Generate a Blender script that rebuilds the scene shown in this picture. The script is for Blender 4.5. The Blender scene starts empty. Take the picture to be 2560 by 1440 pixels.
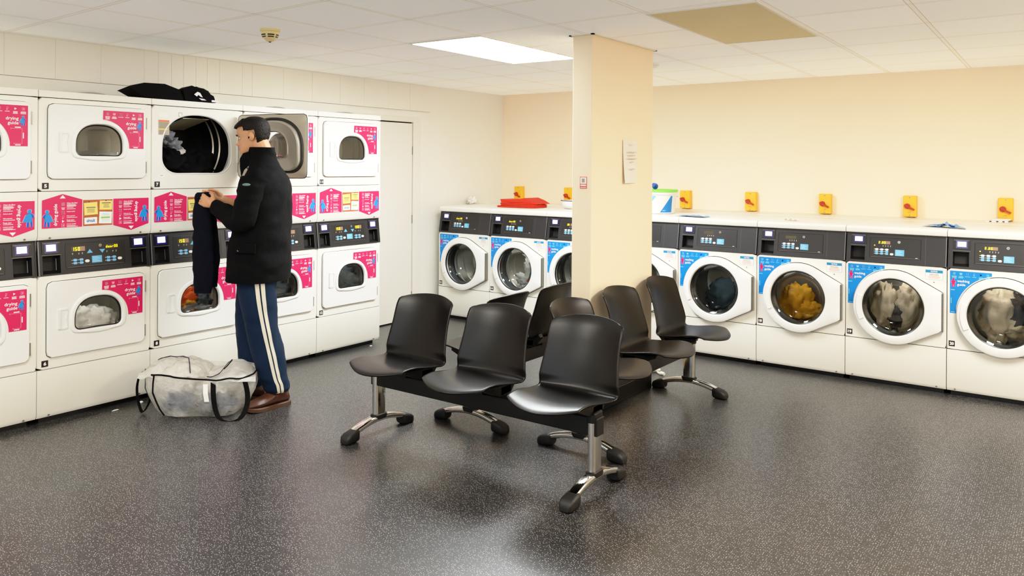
import bpy, bmesh, math, random
from mathutils import Vector, Matrix, noise
PI = math.pi
sc = bpy.context.scene
COL = sc.collection
random.seed(7)

# ------------------------------------------------------------------ materials
def lin(c):
    return tuple((x / 12.92 if x <= 0.04045 else ((x + 0.055) / 1.055) ** 2.4) for x in c)

def rgb(r, g, b):
    return lin((r / 255, g / 255, b / 255))

MATS = {}
def mat(name, col, rough=0.5, metal=0.0, emit=None, estr=0.0, spec=0.5, vary=0.0, vscale=8.0, bump=0.0, bscale=60.0, trans=0.0, coat=0.0):
    m = bpy.data.materials.new(name); m.use_nodes = True
    nt = m.node_tree; b = nt.nodes['Principled BSDF']
    b.inputs['Base Color'].default_value = (*col, 1)
    b.inputs['Roughness'].default_value = rough
    b.inputs['Metallic'].default_value = metal
    b.inputs['Specular IOR Level'].default_value = spec
    if coat: b.inputs['Coat Weight'].default_value = coat
    if emit:
        b.inputs['Emission Color'].default_value = (*emit, 1); b.inputs['Emission Strength'].default_value = estr
    if vary or bump:
        tc = nt.nodes.new('ShaderNodeTexCoord')
    if vary:
        n = nt.nodes.new('ShaderNodeTexNoise'); n.inputs['Scale'].default_value = vscale; n.inputs['Detail'].default_value = 4
        nt.links.new(tc.outputs['Object'], n.inputs['Vector'])
        mr = nt.nodes.new('ShaderNodeMapRange'); mr.inputs['From Min'].default_value = 0.25; mr.inputs['From Max'].default_value = 0.75
        mr.inputs['To Min'].default_value = 1 - vary; mr.inputs['To Max'].default_value = 1 + vary
        nt.links.new(n.outputs['Fac'], mr.inputs['Value'])
        mx = nt.nodes.new('ShaderNodeVectorMath'); mx.operation = 'SCALE'; mx.inputs[0].default_value = col
        nt.links.new(mr.outputs[0], mx.inputs['Scale']); nt.links.new(mx.outputs[0], b.inputs['Base Color'])
    if bump:
        n2 = nt.nodes.new('ShaderNodeTexNoise'); n2.inputs['Scale'].default_value = bscale; n2.inputs['Detail'].default_value = 3
        nt.links.new(tc.outputs['Object'], n2.inputs['Vector'])
        bp = nt.nodes.new('ShaderNodeBump'); bp.inputs['Strength'].default_value = bump; bp.inputs['Distance'].default_value = 0.01
        nt.links.new(n2.outputs['Fac'], bp.inputs['Height']); nt.links.new(bp.outputs[0], b.inputs['Normal'])
    MATS[name] = m
    return m

def glass_mat(name, tint=(0.9, 0.95, 0.95), gloss=0.10, rough=0.02):
    m = bpy.data.materials.new(name); m.use_nodes = True; nt = m.node_tree
    nt.nodes.remove(nt.nodes['Principled BSDF'])
    out = nt.nodes['Material Output']
    t = nt.nodes.new('ShaderNodeBsdfTransparent'); t.inputs[0].default_value = (*tint, 1)
    g = nt.nodes.new('ShaderNodeBsdfGlossy'); g.inputs['Roughness'].default_value = rough
    f = nt.nodes.new('ShaderNodeFresnel'); f.inputs['IOR'].default_value = 1.5
    a = nt.nodes.new('ShaderNodeMath'); a.operation = 'ADD'; a.inputs[1].default_value = gloss * 0.5; a.use_clamp = True
    mx = nt.nodes.new('ShaderNodeMixShader')
    nt.links.new(f.outputs[0], a.inputs[0]); nt.links.new(a.outputs[0], mx.inputs[0])
    nt.links.new(t.outputs[0], mx.inputs[1]); nt.links.new(g.outputs[0], mx.inputs[2]); nt.links.new(mx.outputs[0], out.inputs[0])
    return m

WHITE = mat('enamel_white', rgb(238, 235, 224), 0.32, vary=0.01)
WHITE2 = mat('white_plastic', rgb(240, 239, 234), 0.35)
HANDLEW = mat('handle_white', rgb(232, 232, 230), 0.4)
SHADOWGAP = mat('gap_dark', rgb(30, 28, 26), 0.8)
DARK = mat('panel_charcoal', rgb(39, 39, 42), 0.45, vary=0.06)
DARK2 = mat('panel_plate', rgb(33, 32, 33), 0.4)
BLACK = mat('black_plastic', rgb(20, 20, 22), 0.35)
PIT = mat('recess_black', rgb(24, 24, 25), 0.6)
EDGE = mat('plate_edge', rgb(110, 110, 110), 0.35, metal=0.4)
SCREEN = mat('screen_glow', (0.8, 0.85, 1), 0.3, emit=(0.72, 0.78, 1.0), estr=1.25)
SCREENB = mat('screen_surround', rgb(38, 34, 92), 0.2, emit=(0.05, 0.04, 0.22), estr=0.25)
YEL = mat('digit_yellow', (0.9, 0.8, 0.02), 0.4, emit=(0.95, 0.80, 0.02), estr=0.9)
DIM = mat('display_dim', rgb(150, 120, 95), 0.3)
DIMD = mat('display_dark', rgb(70, 58, 30), 0.3)
BTNB = mat('button_blue', rgb(120, 185, 230), 0.4)
BTNW = mat('button_white', rgb(240, 238, 232), 0.4)
LBLB = mat('label_blue', rgb(95, 175, 225), 0.4)
LBLB2 = mat('label_lines', rgb(165, 215, 240), 0.4)
CHROME = mat('chrome', rgb(215, 213, 208), 0.12, metal=1.0)
STEEL = mat('brushed_steel', rgb(178, 176, 170), 0.28, metal=1.0, vary=0.05, vscale=20)
STEELW = mat('door_liner', rgb(204, 195, 176), 0.42, metal=0.15)
LINER = mat('liner_bowl', rgb(192, 187, 174), 0.32, metal=0.35)
DRUM = mat('drum_steel', rgb(205, 203, 196), 0.3, metal=0.85)
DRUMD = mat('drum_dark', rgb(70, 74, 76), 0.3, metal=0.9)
GASKET = mat('gasket_rubber', rgb(48, 50, 52), 0.55)
PINK = mat('sticker_pink', rgb(214, 36, 92), 0.4)
BLUE = mat('sticker_blue', rgb(12, 128, 212), 0.4)
FIGB = mat('figure_blue', rgb(30, 140, 215), 0.4)
FIGB2 = mat('figure_blue_dark', rgb(30, 85, 185), 0.4)
FIGP = mat('figure_pink', rgb(220, 25, 95), 0.4)
STW = mat('sticker_white', rgb(246, 236, 236), 0.4)
PALEP = mat('icon_pale_pink', rgb(244, 160, 185), 0.4)
PALEB = mat('icon_pale_blue', rgb(120, 200, 240), 0.4)
CORK = mat('cork_print', rgb(176, 96, 58), 0.6, vary=0.25, vscale=60)
NOTEY = mat('note_yellow', rgb(250, 222, 120), 0.6)
NOTEW = mat('note_white', rgb(245, 243, 235), 0.6)
NOTEG = mat('note_green', rgb(150, 195, 80), 0.6)
INK = mat('ink_grey', rgb(120, 110, 95), 0.6)
INKB = mat('ink_blue', rgb(20, 110, 175), 0.6)
INKR = mat('ink_red', rgb(225, 130, 130), 0.6)
NBLUE = mat('notice_blue', rgb(20, 130, 180), 0.5)
PLATE = mat('number_plate', rgb(34, 30, 28), 0.5)
DGLASS = glass_mat('door_glass', (0.93, 0.97, 0.98), 0.03)
TGLASS = glass_mat('tumble_glass', (0.97, 0.98, 0.97), 0.03)
SEAT = mat('seat_black', rgb(17, 16, 16), 0.33, spec=0.42, bump=0.05, bscale=900)
BEAMM = mat('beam_black', rgb(22, 22, 23), 0.4)
PADM = mat('foot_black', rgb(26, 26, 27), 0.55)
CREAM = mat('wall_cream', rgb(252, 233, 206), 0.75, vary=0.015, vscale=1.2)
OFFW = mat('wall_white', rgb(240, 237, 228), 0.7, vary=0.012, vscale=1.5)
OFFW2 = mat('board_white', rgb(240, 236, 226), 0.55, vary=0.012, vscale=3)
PILC = mat('pillar_cream', rgb(253, 233, 203), 0.75, vary=0.012, vscale=1.5)
DOORW = mat('door_paint', rgb(235, 231, 220), 0.5)
BASEB = mat('skirting_black', rgb(26, 25, 25), 0.5)
YBOX = mat('isolator_yellow', rgb(252, 186, 44), 0.45)
RKNOB = mat('knob_red', rgb(178, 50, 28), 0.45)
SCREW = mat('screw_grey', rgb(150, 145, 135), 0.35, metal=0.8)
DETC = mat('detector_cream', rgb(236, 216, 160), 0.5)
REDC = mat('cloth_red', rgb(208, 52, 32), 0.85, bump=0.3, bscale=25)
BLKC = mat('cloth_black', rgb(12, 12, 15), 0.9, spec=0.25, bump=0.4, bscale=18)
BLUEC = mat('cloth_blue', rgb(120, 160, 205), 0.85)
TISSUE = mat('tissue_white', rgb(244, 240, 230), 0.9)
PAPER = mat('paper', rgb(240, 233, 222), 0.8)
REDS = mat('sign_red', rgb(222, 92, 82), 0.5)
LIDG = mat('lid_green', rgb(130, 220, 80), 0.45)
CAPB = mat('cap_blue', rgb(20, 70, 165), 0.4)
BUCKB = mat('bucket_blue', rgb(20, 125, 205), 0.45)
BUCKL = mat('bucket_sky', rgb(120, 195, 235), 0.45)
SKIN = mat('skin', rgb(205, 150, 112), 0.5, vary=0.06, vscale=14)
HAIR = mat('hair', rgb(22, 18, 18), 0.6, spec=0.3, bump=0.5, bscale=160)
JACK = mat('jacket_black', rgb(6, 7, 10), 0.9, spec=0.25, bump=0.35, bscale=22)
TROU = mat('trouser_navy', rgb(19, 37, 60), 0.75, spec=0.3, bump=0.25, bscale=14)
STRP = mat('stripe_cream', rgb(226, 218, 200), 0.7)
NAVY = mat('held_navy', rgb(14, 17, 30), 0.9, spec=0.25, bump=0.3, bscale=25)
SHOEM = mat('shoe_leather', rgb(80, 50, 38), 0.36, vary=0.15, vscale=20)
SOLE = mat('shoe_sole', rgb(78, 54, 40), 0.6)
LACE = mat('shoe_lace', rgb(52, 32, 26), 0.7)
BADGE = mat('badge', rgb(95, 122, 120), 0.7)
STRAP = mat('strap_black', rgb(11, 11, 12), 0.8, spec=0.2)
EYEW = mat('eye_white', rgb(185, 172, 160), 0.4)
EYED = mat('eye_dark', rgb(40, 26, 20), 0.3)
LIPM = mat('lip', rgb(172, 105, 88), 0.5)
LAUW = mat('laundry_white', rgb(228, 226, 220), 0.9, bump=0.4, bscale=20)
LAUG = mat('laundry_grey', rgb(130, 134, 142), 0.9, bump=0.4, bscale=25)
LAUO = mat('laundry_orange', rgb(228, 98, 46), 0.9, bump=0.4, bscale=25)
LAUY = mat('laundry_yellow', rgb(226, 170, 50), 0.9, bump=0.4, bscale=25)
LAUM = mat('laundry_mustard', rgb(200, 145, 40), 0.9, bump=0.4, bscale=25)
LAUT = mat('laundry_teal', rgb(30, 140, 150), 0.9, bump=0.4, bscale=25)
LAUR = mat('laundry_red', rgb(215, 50, 55), 0.9)
LAUB = mat('laundry_beige', rgb(190, 172, 145), 0.9, bump=0.5, bscale=22)
LAUK = mat('laundry_dark', rgb(52, 44, 40), 0.9, bump=0.4, bscale=22)
LAUS = mat('laundry_slate', rgb(84, 98, 106), 0.9, bump=0.4, bscale=22)
JEAN = mat('denim', rgb(44, 62, 92), 0.9, bump=0.4, bscale=40)
WARN = mat('warn_orange', rgb(232, 110, 50), 0.5)
WARNG = mat('warn_grey', rgb(170, 160, 140), 0.5)
WARNY = mat('warn_yellow', rgb(238, 205, 70), 0.5)
HEATSH = mat('filter_steel', rgb(176, 172, 152), 0.4, metal=0.1)
LAMPF = mat('lamp_frame', rgb(236, 232, 220), 0.5)
LAMPON = mat('lamp_lit', (1, 1, 0.95), 0.5, emit=(0.95, 0.985, 1.0), estr=54.0)
LAMPOFF = mat('lamp_yellowed', rgb(222, 204, 152), 0.5, vary=0.03, vscale=3)

def plastic_sheet(name, lo, hi):
    m = bpy.data.materials.new(name); m.use_nodes = True; nt = m.node_tree
    out = nt.nodes['Material Output']; b = nt.nodes['Principled BSDF']
    b.inputs['Base Color'].default_value = (*rgb(250, 248, 242), 1); b.inputs['Roughness'].default_value = 0.22
    b.inputs['Subsurface Weight'].default_value = 0.0
    tc = nt.nodes.new('ShaderNodeTexCoord')
    n2 = nt.nodes.new('ShaderNodeTexNoise'); n2.inputs['Scale'].default_value = 20; n2.inputs['Detail'].default_value = 5; n2.inputs['Distortion'].default_value = 0.3
    nt.links.new(tc.outputs['Object'], n2.inputs['Vector'])
    bp = nt.nodes.new('ShaderNodeBump'); bp.inputs['Strength'].default_value = 0.7; bp.inputs['Distance'].default_value = 0.03
    nt.links.new(n2.outputs['Fac'], bp.inputs['Height']); nt.links.new(bp.outputs[0], b.inputs['Normal'])
    t = nt.nodes.new('ShaderNodeBsdfTransparent'); t.inputs[0].default_value = (0.98, 0.98, 0.97, 1)
    n = nt.nodes.new('ShaderNodeTexNoise'); n.inputs['Scale'].default_value = 7; n.inputs['Detail'].default_value = 3
    nt.links.new(tc.outputs['Object'], n.inputs['Vector'])
    mr = nt.nodes.new('ShaderNodeMapRange'); mr.inputs['From Min'].default_value = 0.35; mr.inputs['From Max'].default_value = 0.65
    mr.inputs['To Min'].default_value = lo; mr.inputs['To Max'].default_value = hi
    nt.links.new(n.outputs['Fac'], mr.inputs['Value'])
    mx = nt.nodes.new('ShaderNodeMixShader')
    tl = nt.nodes.new('ShaderNodeBsdfTranslucent'); tl.inputs[0].default_value = (*rgb(252, 248, 238), 1); nt.links.new(bp.outputs[0], tl.inputs['Normal'])
    m2 = nt.nodes.new('ShaderNodeMixShader'); m2.inputs[0].default_value = 0.42
    nt.links.new(b.outputs[0], m2.inputs[1]); nt.links.new(tl.outputs[0], m2.inputs[2])
    nt.links.new(mr.outputs[0], mx.inputs[0]); nt.links.new(t.outputs[0], mx.inputs[1]); nt.links.new(m2.outputs[0], mx.inputs[2])
    nt.links.new(mx.outputs[0], out.inputs[0])
    return m
PLASTIC = plastic_sheet('clear_plastic', 0.20, 0.56); FROST = plastic_sheet('frosted_plastic', 0.70, 0.94)

def floor_mat():
    m = bpy.data.materials.new('speckled_vinyl'); m.use_nodes = True; nt = m.node_tree; L = nt.links
    b = nt.nodes['Principled BSDF']
    tc = nt.nodes.new('ShaderNodeTexCoord')
    def vor(scale):
        v = nt.nodes.new('ShaderNodeTexVoronoi'); v.voronoi_dimensions = '2D'; v.inputs['Scale'].default_value = scale
        L.new(tc.outputs['Object'], v.inputs['Vector']); return v
    def math_(op, a, c=None, v=0.0):
        n = nt.nodes.new('ShaderNodeMath'); n.operation = op
        if hasattr(a, 'default_value') or hasattr(a, 'is_output'): L.new(a, n.inputs[0])
        else: n.inputs[0].default_value = a
        if c is not None: L.new(c, n.inputs[1])
        else: n.inputs[1].default_value = v
        return n.outputs[0]
    base = rgb(39, 39, 40)
    nz = nt.nodes.new('ShaderNodeTexNoise'); nz.inputs['Scale'].default_value = 1.3; nz.inputs['Detail'].default_value = 5
    L.new(tc.outputs['Object'], nz.inputs['Vector'])
    cr = nt.nodes.new('ShaderNodeMapRange'); cr.inputs['From Min'].default_value = 0.3; cr.inputs['From Max'].default_value = 0.7
    cr.inputs['To Min'].default_value = 0.86; cr.inputs['To Max'].default_value = 1.14
    L.new(nz.outputs['Fac'], cr.inputs['Value'])
    sv = nt.nodes.new('ShaderNodeVectorMath'); sv.operation = 'SCALE'; sv.inputs[0].default_value = base
    L.new(cr.outputs[0], sv.inputs['Scale'])
    col = sv.outputs[0]
    for scale, th, keep, c in ((115, 0.17, 0.60, rgb(190, 190, 188)), (210, 0.22, 0.55, rgb(112, 110, 108))):
        v = vor(scale)
        d = math_('LESS_THAN', v.outputs['Distance'], None, th)
        sep = nt.nodes.new('ShaderNodeSeparateColor'); L.new(v.outputs['Color'], sep.inputs[0])
        k = math_('GREATER_THAN', sep.outputs[0], None, keep)
        f = math_('MULTIPLY', d, k)
        mx = nt.nodes.new('ShaderNodeMix'); mx.data_type = 'RGBA'
        L.new(f, mx.inputs['Factor']); L.new(col, mx.inputs['A']); mx.inputs['B'].default_value = (*c, 1)
        col = mx.outputs['Result']
    # welded sheet seams running along the room
    sx = nt.nodes.new('ShaderNodeSeparateXYZ'); L.new(tc.outputs['Object'], sx.inputs[0])
    a = math_('SUBTRACT', sx.outputs[0], None, 4.245)
    dv = math_('DIVIDE', a, None, 2.0)
    fr = math_('FRACT', math_('ADD', dv, None, 20.5))
    ab = math_('ABSOLUTE', math_('SUBTRACT', fr, None, 0.5))
    ln = math_('LESS_THAN', ab, None, 0.0011)
    mx = nt.nodes.new('ShaderNodeMix'); mx.data_type = 'RGBA'
    L.new(ln, mx.inputs['Factor']); L.new(col, mx.inputs['A']); mx.inputs['B'].default_value = (*rgb(36, 34, 32), 1)
    L.new(mx.outputs['Result'], b.inputs['Base Color'])
    n3 = nt.nodes.new('ShaderNodeTexNoise'); n3.inputs['Scale'].default_value = 2.2; n3.inputs['Detail'].default_value = 6
    L.new(tc.outputs['Object'], n3.inputs['Vector'])
    rr = nt.nodes.new('ShaderNodeMapRange'); rr.inputs['From Min'].default_value = 0.3; rr.inputs['From Max'].default_value = 0.7
    rr.inputs['To Min'].default_value = 0.26; rr.inputs['To Max'].default_value = 0.35
    b.inputs['Roughness'].default_value = 0.31
    b.inputs['Specular IOR Level'].default_value = 0.75
    return m

def ceiling_mat():
    m = bpy.data.materials.new('suspended_ceiling'); m.use_nodes = True; nt = m.node_tree; L = nt.links
    b = nt.nodes['Principled BSDF']; b.inputs['Roughness'].default_value = 0.85
    tc = nt.nodes.new('ShaderNodeTexCoord'); sx = nt.nodes.new('ShaderNodeSeparateXYZ'); L.new(tc.outputs['Object'], sx.inputs[0])
    def mth(op, a, bb):
        n = nt.nodes.new('ShaderNodeMath'); n.operation = op
        for i, q in enumerate((a, bb)):
            if isinstance(q, (int, float)): n.inputs[i].default_value = q
            else: L.new(q, n.inputs[i])
        return n.outputs[0]
    X, Y = sx.outputs[0], sx.outputs[1]
    u = mth('DIVIDE', mth('ADD', mth('ADD', X, mth('MULTIPLY', Y, 0.022)), 5.880 - 0.112), 0.588)
    v = mth('DIVIDE', mth('ADD', mth('ADD', Y, mth('MULTIPLY', X, 0.050)), 6.0 - 0.002), 0.600)
    def near(t, w):   # 1 on the grid line
        f = mth('ABSOLUTE', mth('SUBTRACT', mth('FRACT', mth('ADD', t, 0.5), 0.0), 0.5), 0.0)
        return mth('LESS_THAN', f, w), f
    bu, fu = near(u, 0.020); bv, fv = near(v, 0.020)
    bar = mth('MAXIMUM', bu, bv)
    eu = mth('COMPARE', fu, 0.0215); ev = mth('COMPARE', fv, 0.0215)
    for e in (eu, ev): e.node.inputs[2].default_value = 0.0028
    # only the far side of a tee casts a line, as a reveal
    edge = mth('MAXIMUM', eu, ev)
    nz = nt.nodes.new('ShaderNodeTexNoise'); nz.inputs['Scale'].default_value = 260; L.new(tc.outputs['Object'], nz.inputs['Vector'])
    cell = nt.nodes.new('ShaderNodeTexWhiteNoise'); cell.noise_dimensions = '2D'
    cv = nt.nodes.new('ShaderNodeCombineXYZ'); L.new(mth('FLOOR', u, 0), cv.inputs[0]); L.new(mth('FLOOR', v, 0), cv.inputs[1]); L.new(cv.outputs[0], cell.inputs['Vector'])
    fac = mth('ADD', mth('MULTIPLY', nz.outputs['Fac'], 0.05), mth('MULTIPLY', cell.outputs['Value'], 0.05))
    tile = nt.nodes.new('ShaderNodeVectorMath'); tile.operation = 'SCALE'; tile.inputs[0].default_value = rgb(242, 240, 234)
    L.new(mth('ADD', fac, 0.93), tile.inputs['Scale'])
    m1 = nt.nodes.new('ShaderNodeMix'); m1.data_type = 'RGBA'; L.new(bar, m1.inputs['Factor']); L.new(tile.outputs[0], m1.inputs['A']); m1.inputs['B'].default_value = (*rgb(236, 230, 217), 1)
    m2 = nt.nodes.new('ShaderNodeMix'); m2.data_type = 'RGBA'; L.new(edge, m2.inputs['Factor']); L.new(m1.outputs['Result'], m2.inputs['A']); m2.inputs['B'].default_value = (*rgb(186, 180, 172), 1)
    L.new(m2.outputs['Result'], b.inputs['Base Color'])
    L.new(m2.outputs['Result'], b.inputs['Emission Color']); b.inputs['Emission Strength'].default_value = 0.20  # faint even glow added as fill light; the tiles themselves are no lamp
    return m

# ------------------------------------------------------------------ mesh builder
class MB:
    def __init__(s):
        s.v, s.f, s.m, s.sm, s.mats = [], [], [], [], []
    def mi(s, m):
        if m not in s.mats: s.mats.append(m)
        return s.mats.index(m)
    def add(s, vs, fs, m, smooth=False, M=None):
        o = len(s.v); k = s.mi(m)
        s.v += [tuple(M @ Vector(p)) if M else tuple(p) for p in vs]
        for f in fs:
            s.f.append(tuple(i + o for i in f)); s.m.append(k); s.sm.append(smooth)
        return s
    def box(s, x0, x1, y0, y1, z0, z1, m, M=None):
        vs = [(x, y, z) for x in (x0, x1) for y in (y0, y1) for z in (z0, z1)]
        return s.add(vs, [(0, 1, 3, 2), (4, 6, 7, 5), (0, 4, 5, 1), (2, 3, 7, 6), (0, 2, 6, 4), (1, 5, 7, 3)], m, False, M)
    def poly(s, pts, m, y=0.0, M=None):        # flat sheet in the x-z plane facing -y
        return s.add([(p[0], y, p[1]) for p in pts], [tuple(range(len(pts)))], m, False, M)
    def rect(s, x0, x1, z0, z1, m, y=0.0, M=None):
        return s.poly([(x0, z0), (x1, z0), (x1, z1), (x0, z1)], m, y, M)
    def loft(s, rings, m, smooth=True, cap0=False, cap1=False, closed=True, M=None, flip=False):
        n = len(rings[0]); vs = [p for r in rings for p in r]; fs = []
        for i in range(len(rings) - 1):
            for j in range(n if closed else n - 1):
                a, b2 = i * n + j, i * n + (j + 1) % n
                q = (a, b2, b2 + n, a + n)
                fs.append(q[::-1] if flip else q)
        if cap0: fs.append(tuple(range(n)) if flip else tuple(reversed(range(n))))
        if cap1:
            t = tuple(range((len(rings) - 1) * n, len(rings) * n)); fs.append(t[::-1] if flip else t)
        return s.add(vs, fs, m, smooth, M)
    def sphere(s, c, r, m, nu=16, nv=10, M=None):
        rx, ry, rz = r if isinstance(r, (tuple, list)) else (r, r, r)
        rings = []
        for i in range(nv + 1):
            t = PI * (0.001 + 0.998 * i / nv) - PI / 2
            rings.append([(c[0] + rx * math.cos(t) * math.cos(2 * PI * j / nu), c[1] + ry * math.cos(t) * math.sin(2 * PI * j / nu), c[2] + rz * math.sin(t)) for j in range(nu)])
        return s.loft(rings, m, True, True, True, M=M)
    def cyl(s, a, b2, r0, r1, m, n=20, caps=True, M=None, smooth=True):
        a, b2 = Vector(a), Vector(b2); d = (b2 - a).normalized()
        u = d.orthogonal().normalized(); w = d.cross(u)
        rings = [[tuple(c + (u * math.cos(2 * PI * j / n) + w * math.sin(2 * PI * j / n)) * r) for j in range(n)] for c, r in ((a, r0), (b2, r1))]
        return s.loft(rings, m, smooth, caps, caps, M=M)
    def tube(s, pts, r, m, n=10, M=None, caps=True):
        pts = [Vector(p) for p in pts]; rings = []; u = None
        for i, p in enumerate(pts):
            d = (pts[min(i + 1, len(pts) - 1)] - pts[max(i - 1, 0)]).normalized()
            u = d.orthogonal().normalized() if u is None else (u - d * u.dot(d)).normalized()
            w = d.cross(u); rr = r[i] if isinstance(r, (list, tuple)) else r
            rings.append([tuple(p + (u * math.cos(2 * PI * j / n) + w * math.sin(2 * PI * j / n)) * rr) for j in range(n)])
        return s.loft(rings, m, True, caps, caps, M=M)
    def ribbon(s, pts, half, m, nrm=None, thick=0.0015, M=None):
        pts = [Vector(p) for p in pts]; rings = []
        for i, p in enumerate(pts):
            h = Vector(half[i]) if isinstance(half[0], (list, tuple, Vector)) else Vector(half)
            d = (pts[min(i + 1, len(pts) - 1)] - pts[max(i - 1, 0)]).normalized()
            t = d.cross(h).normalized() * thick
            rings.append([tuple(p - h - t), tuple(p + h - t), tuple(p + h + t), tuple(p - h + t)])
        return s.loft(rings, m, False, True, True, M=M)
    def mesh(s, name, sharp=35):
        me = bpy.data.meshes.new(name); me.from_pydata(s.v, [], s.f)
        for m in s.mats: me.materials.append(m)
        me.polygons.foreach_set('material_index', s.m); me.polygons.foreach_set('use_smooth', s.sm)
        me.update()
        if any(s.sm): me.set_sharp_from_angle(angle=math.radians(sharp))
        return me

def link(name, me, parent=None, bevel=0.0, seg=2, solid=0.0, sub=0):
    o = bpy.data.objects.new(name, me); COL.objects.link(o)
    if parent: o.parent = parent
    if solid:
        q = o.modifiers.new('thickness', 'SOLIDIFY'); q.thickness = solid; q.offset = 0
    if bevel:
        q = o.modifiers.new('soft_edges', 'BEVEL'); q.width = bevel; q.segments = seg; q.limit_method = 'ANGLE'; q.angle_limit = math.radians(40)
        q.harden_normals = False
    if sub:
        q = o.modifiers.new('smooth', 'SUBSURF'); q.levels = sub; q.render_levels = sub
    return o

CACHE = {}
def part(name, key, fn, parent, **kw):
    """one mesh object; identical parts share their mesh"""
    if key is None or key not in CACHE:
        mb = MB(); fn(mb); me = mb.mesh(name)
        if key is not None: CACHE[key] = me
    else: me = CACHE[key]
    return link(name, me, parent, **kw)

def tag(o, label=None, cat=None, group=None, kind=None):
    if label: o['label'] = label
    if cat: o['category'] = cat
    if group: o['group'] = group
    if kind: o['kind'] = kind
    return o

def thing(name, label, cat, loc=(0, 0, 0), rz=0.0, group=None):
    o = bpy.data.objects.new(name, None); COL.objects.link(o); o.empty_display_size = 0.1
    o.location = loc; o.rotation_euler = (0, 0, rz)
    return tag(o, label, cat, group)

def structure(name, fn, **kw):
    mb = MB(); fn(mb); o = link(name, mb.mesh(name), **kw); o['kind'] = 'structure'; return o

# text as flat meshes
TXT = {}
def text_geo(s, bold=0.02):
    k = (s, bold)
    if k not in TXT:
        cu = bpy.data.curves.new('t', 'FONT'); cu.body = s; cu.size = 1.0; cu.offset = bold; cu.resolution_u = 2
        cu.align_x = 'LEFT'
        o = bpy.data.objects.new('t', cu); COL.objects.link(o)
        dg = bpy.context.evaluated_depsgraph_get(); ev = o.evaluated_get(dg); me = ev.to_mesh()
        vs = [tuple(v.co[:2]) for v in me.vertices]; fs = [tuple(p.vertices) for p in me.polygons]
        ev.to_mesh_clear(); bpy.data.objects.remove(o); bpy.data.curves.remove(cu)
        xs = [v[0] for v in vs]; ys = [v[1] for v in vs]
        TXT[k] = (vs, fs, min(xs), max(xs), min(ys), max(ys))
    return TXT[k]

def put_text(mb, s, cx, cz, width, m, y, height=None, rot=0.0, bold=0.02, M=None):
    """text centred on (cx, cz), fitted to a width (and height), turned by rot"""
    vs, fs, x0, x1, y0, y1 = text_geo(s, bold)
    sx = width / (x1 - x0); sz = sx if height is None else height / (y1 - y0)
    c, q = math.cos(rot), math.sin(rot); out = []
    for a, b in vs:
        a2, b2 = (a - (x0 + x1) / 2) * sx, (b - (y0 + y1) / 2) * sz
        out.append((cx + a2 * c - b2 * q, y, cz + a2 * q + b2 * c))
    mb.add(out, fs, m, False, M)

def bars(mb, cx, cz, w, n, step, th, m, y, seed=0, left=None, rot=0.0, M=None):
    r = random.Random(seed)
    for i in range(n):
        ww = w * (0.7 + 0.3 * r.random())
        x0 = cx - ww / 2 if left is None else left
        z = cz - i * step
        mb.rect(x0, x0 + ww, z - th / 2, z + th / 2, m, y, M)

def circ(cx, cz, r, n=24, a0=0.0, a1=2 * PI, rz=None):
    rz = rz or r
    return [(cx + r * math.cos(a0 + (a1 - a0) * i / n), cz + rz * math.sin(a0 + (a1 - a0) * i / n)) for i in range(n if abs(a1 - a0 - 2 * PI) < 1e-6 else n + 1)]

# ------------------------------------------------------------------ outlines (x,z) sampled by angle
NS = 96
def radial(fn, n=NS):
    return [fn(2 * PI * i / n) for i in range(n)]

def rrect_pts(x0, x1, z0, z1, r, k=6):
    pts = []
    for cx, cz, a in ((x1 - r, z1 - r, 0), (x0 + r, z1 - r, PI / 2), (x0 + r, z0 + r, PI), (x1 - r, z0 + r, 1.5 * PI)):
        pts += [(cx + r * math.cos(a + PI / 2 * i / k), cz + r * math.sin(a + PI / 2 * i / k)) for i in range(k + 1)]
    return pts

def resample(pts, c, n=NS):
    """where rays from c cut a closed outline"""
    out = []
    for i in range(n):
        a = 2 * PI * i / n; d = (math.cos(a), math.sin(a)); best = None
        for j in range(len(pts)):
            p, q = pts[j], pts[(j + 1) % len(pts)]
            ex, ez = q[0] - p[0], q[1] - p[1]; den = d[0] * ez - d[1] * ex
            if abs(den) < 1e-12: continue
            px, pz = p[0] - c[0], p[1] - c[1]
            t = (px * ez - pz * ex) / den; u = (px * d[1] - pz * d[0]) / den
            if t > 0 and -1e-6 <= u <= 1 + 1e-6: best = t if best is None else max(best, t)
        out.append((c[0] + d[0] * best, c[1] + d[1] * best))
    return out

def rect_ring(x0, x1, z0, z1, c, n=NS):
    return resample([(x0, z0), (x1, z0), (x1, z1), (x0, z1)], c, n)

def inset(pts, c, d):
    out = []
    for x, z in pts:
        r = math.hypot(x - c[0], z - c[1]); k = (r - d) / r
        out.append((c[0] + (x - c[0]) * k, c[1] + (z - c[1]) * k))
    return out

def at_y(pts, y): return [(p[0], y, p[1]) for p in pts]

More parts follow.
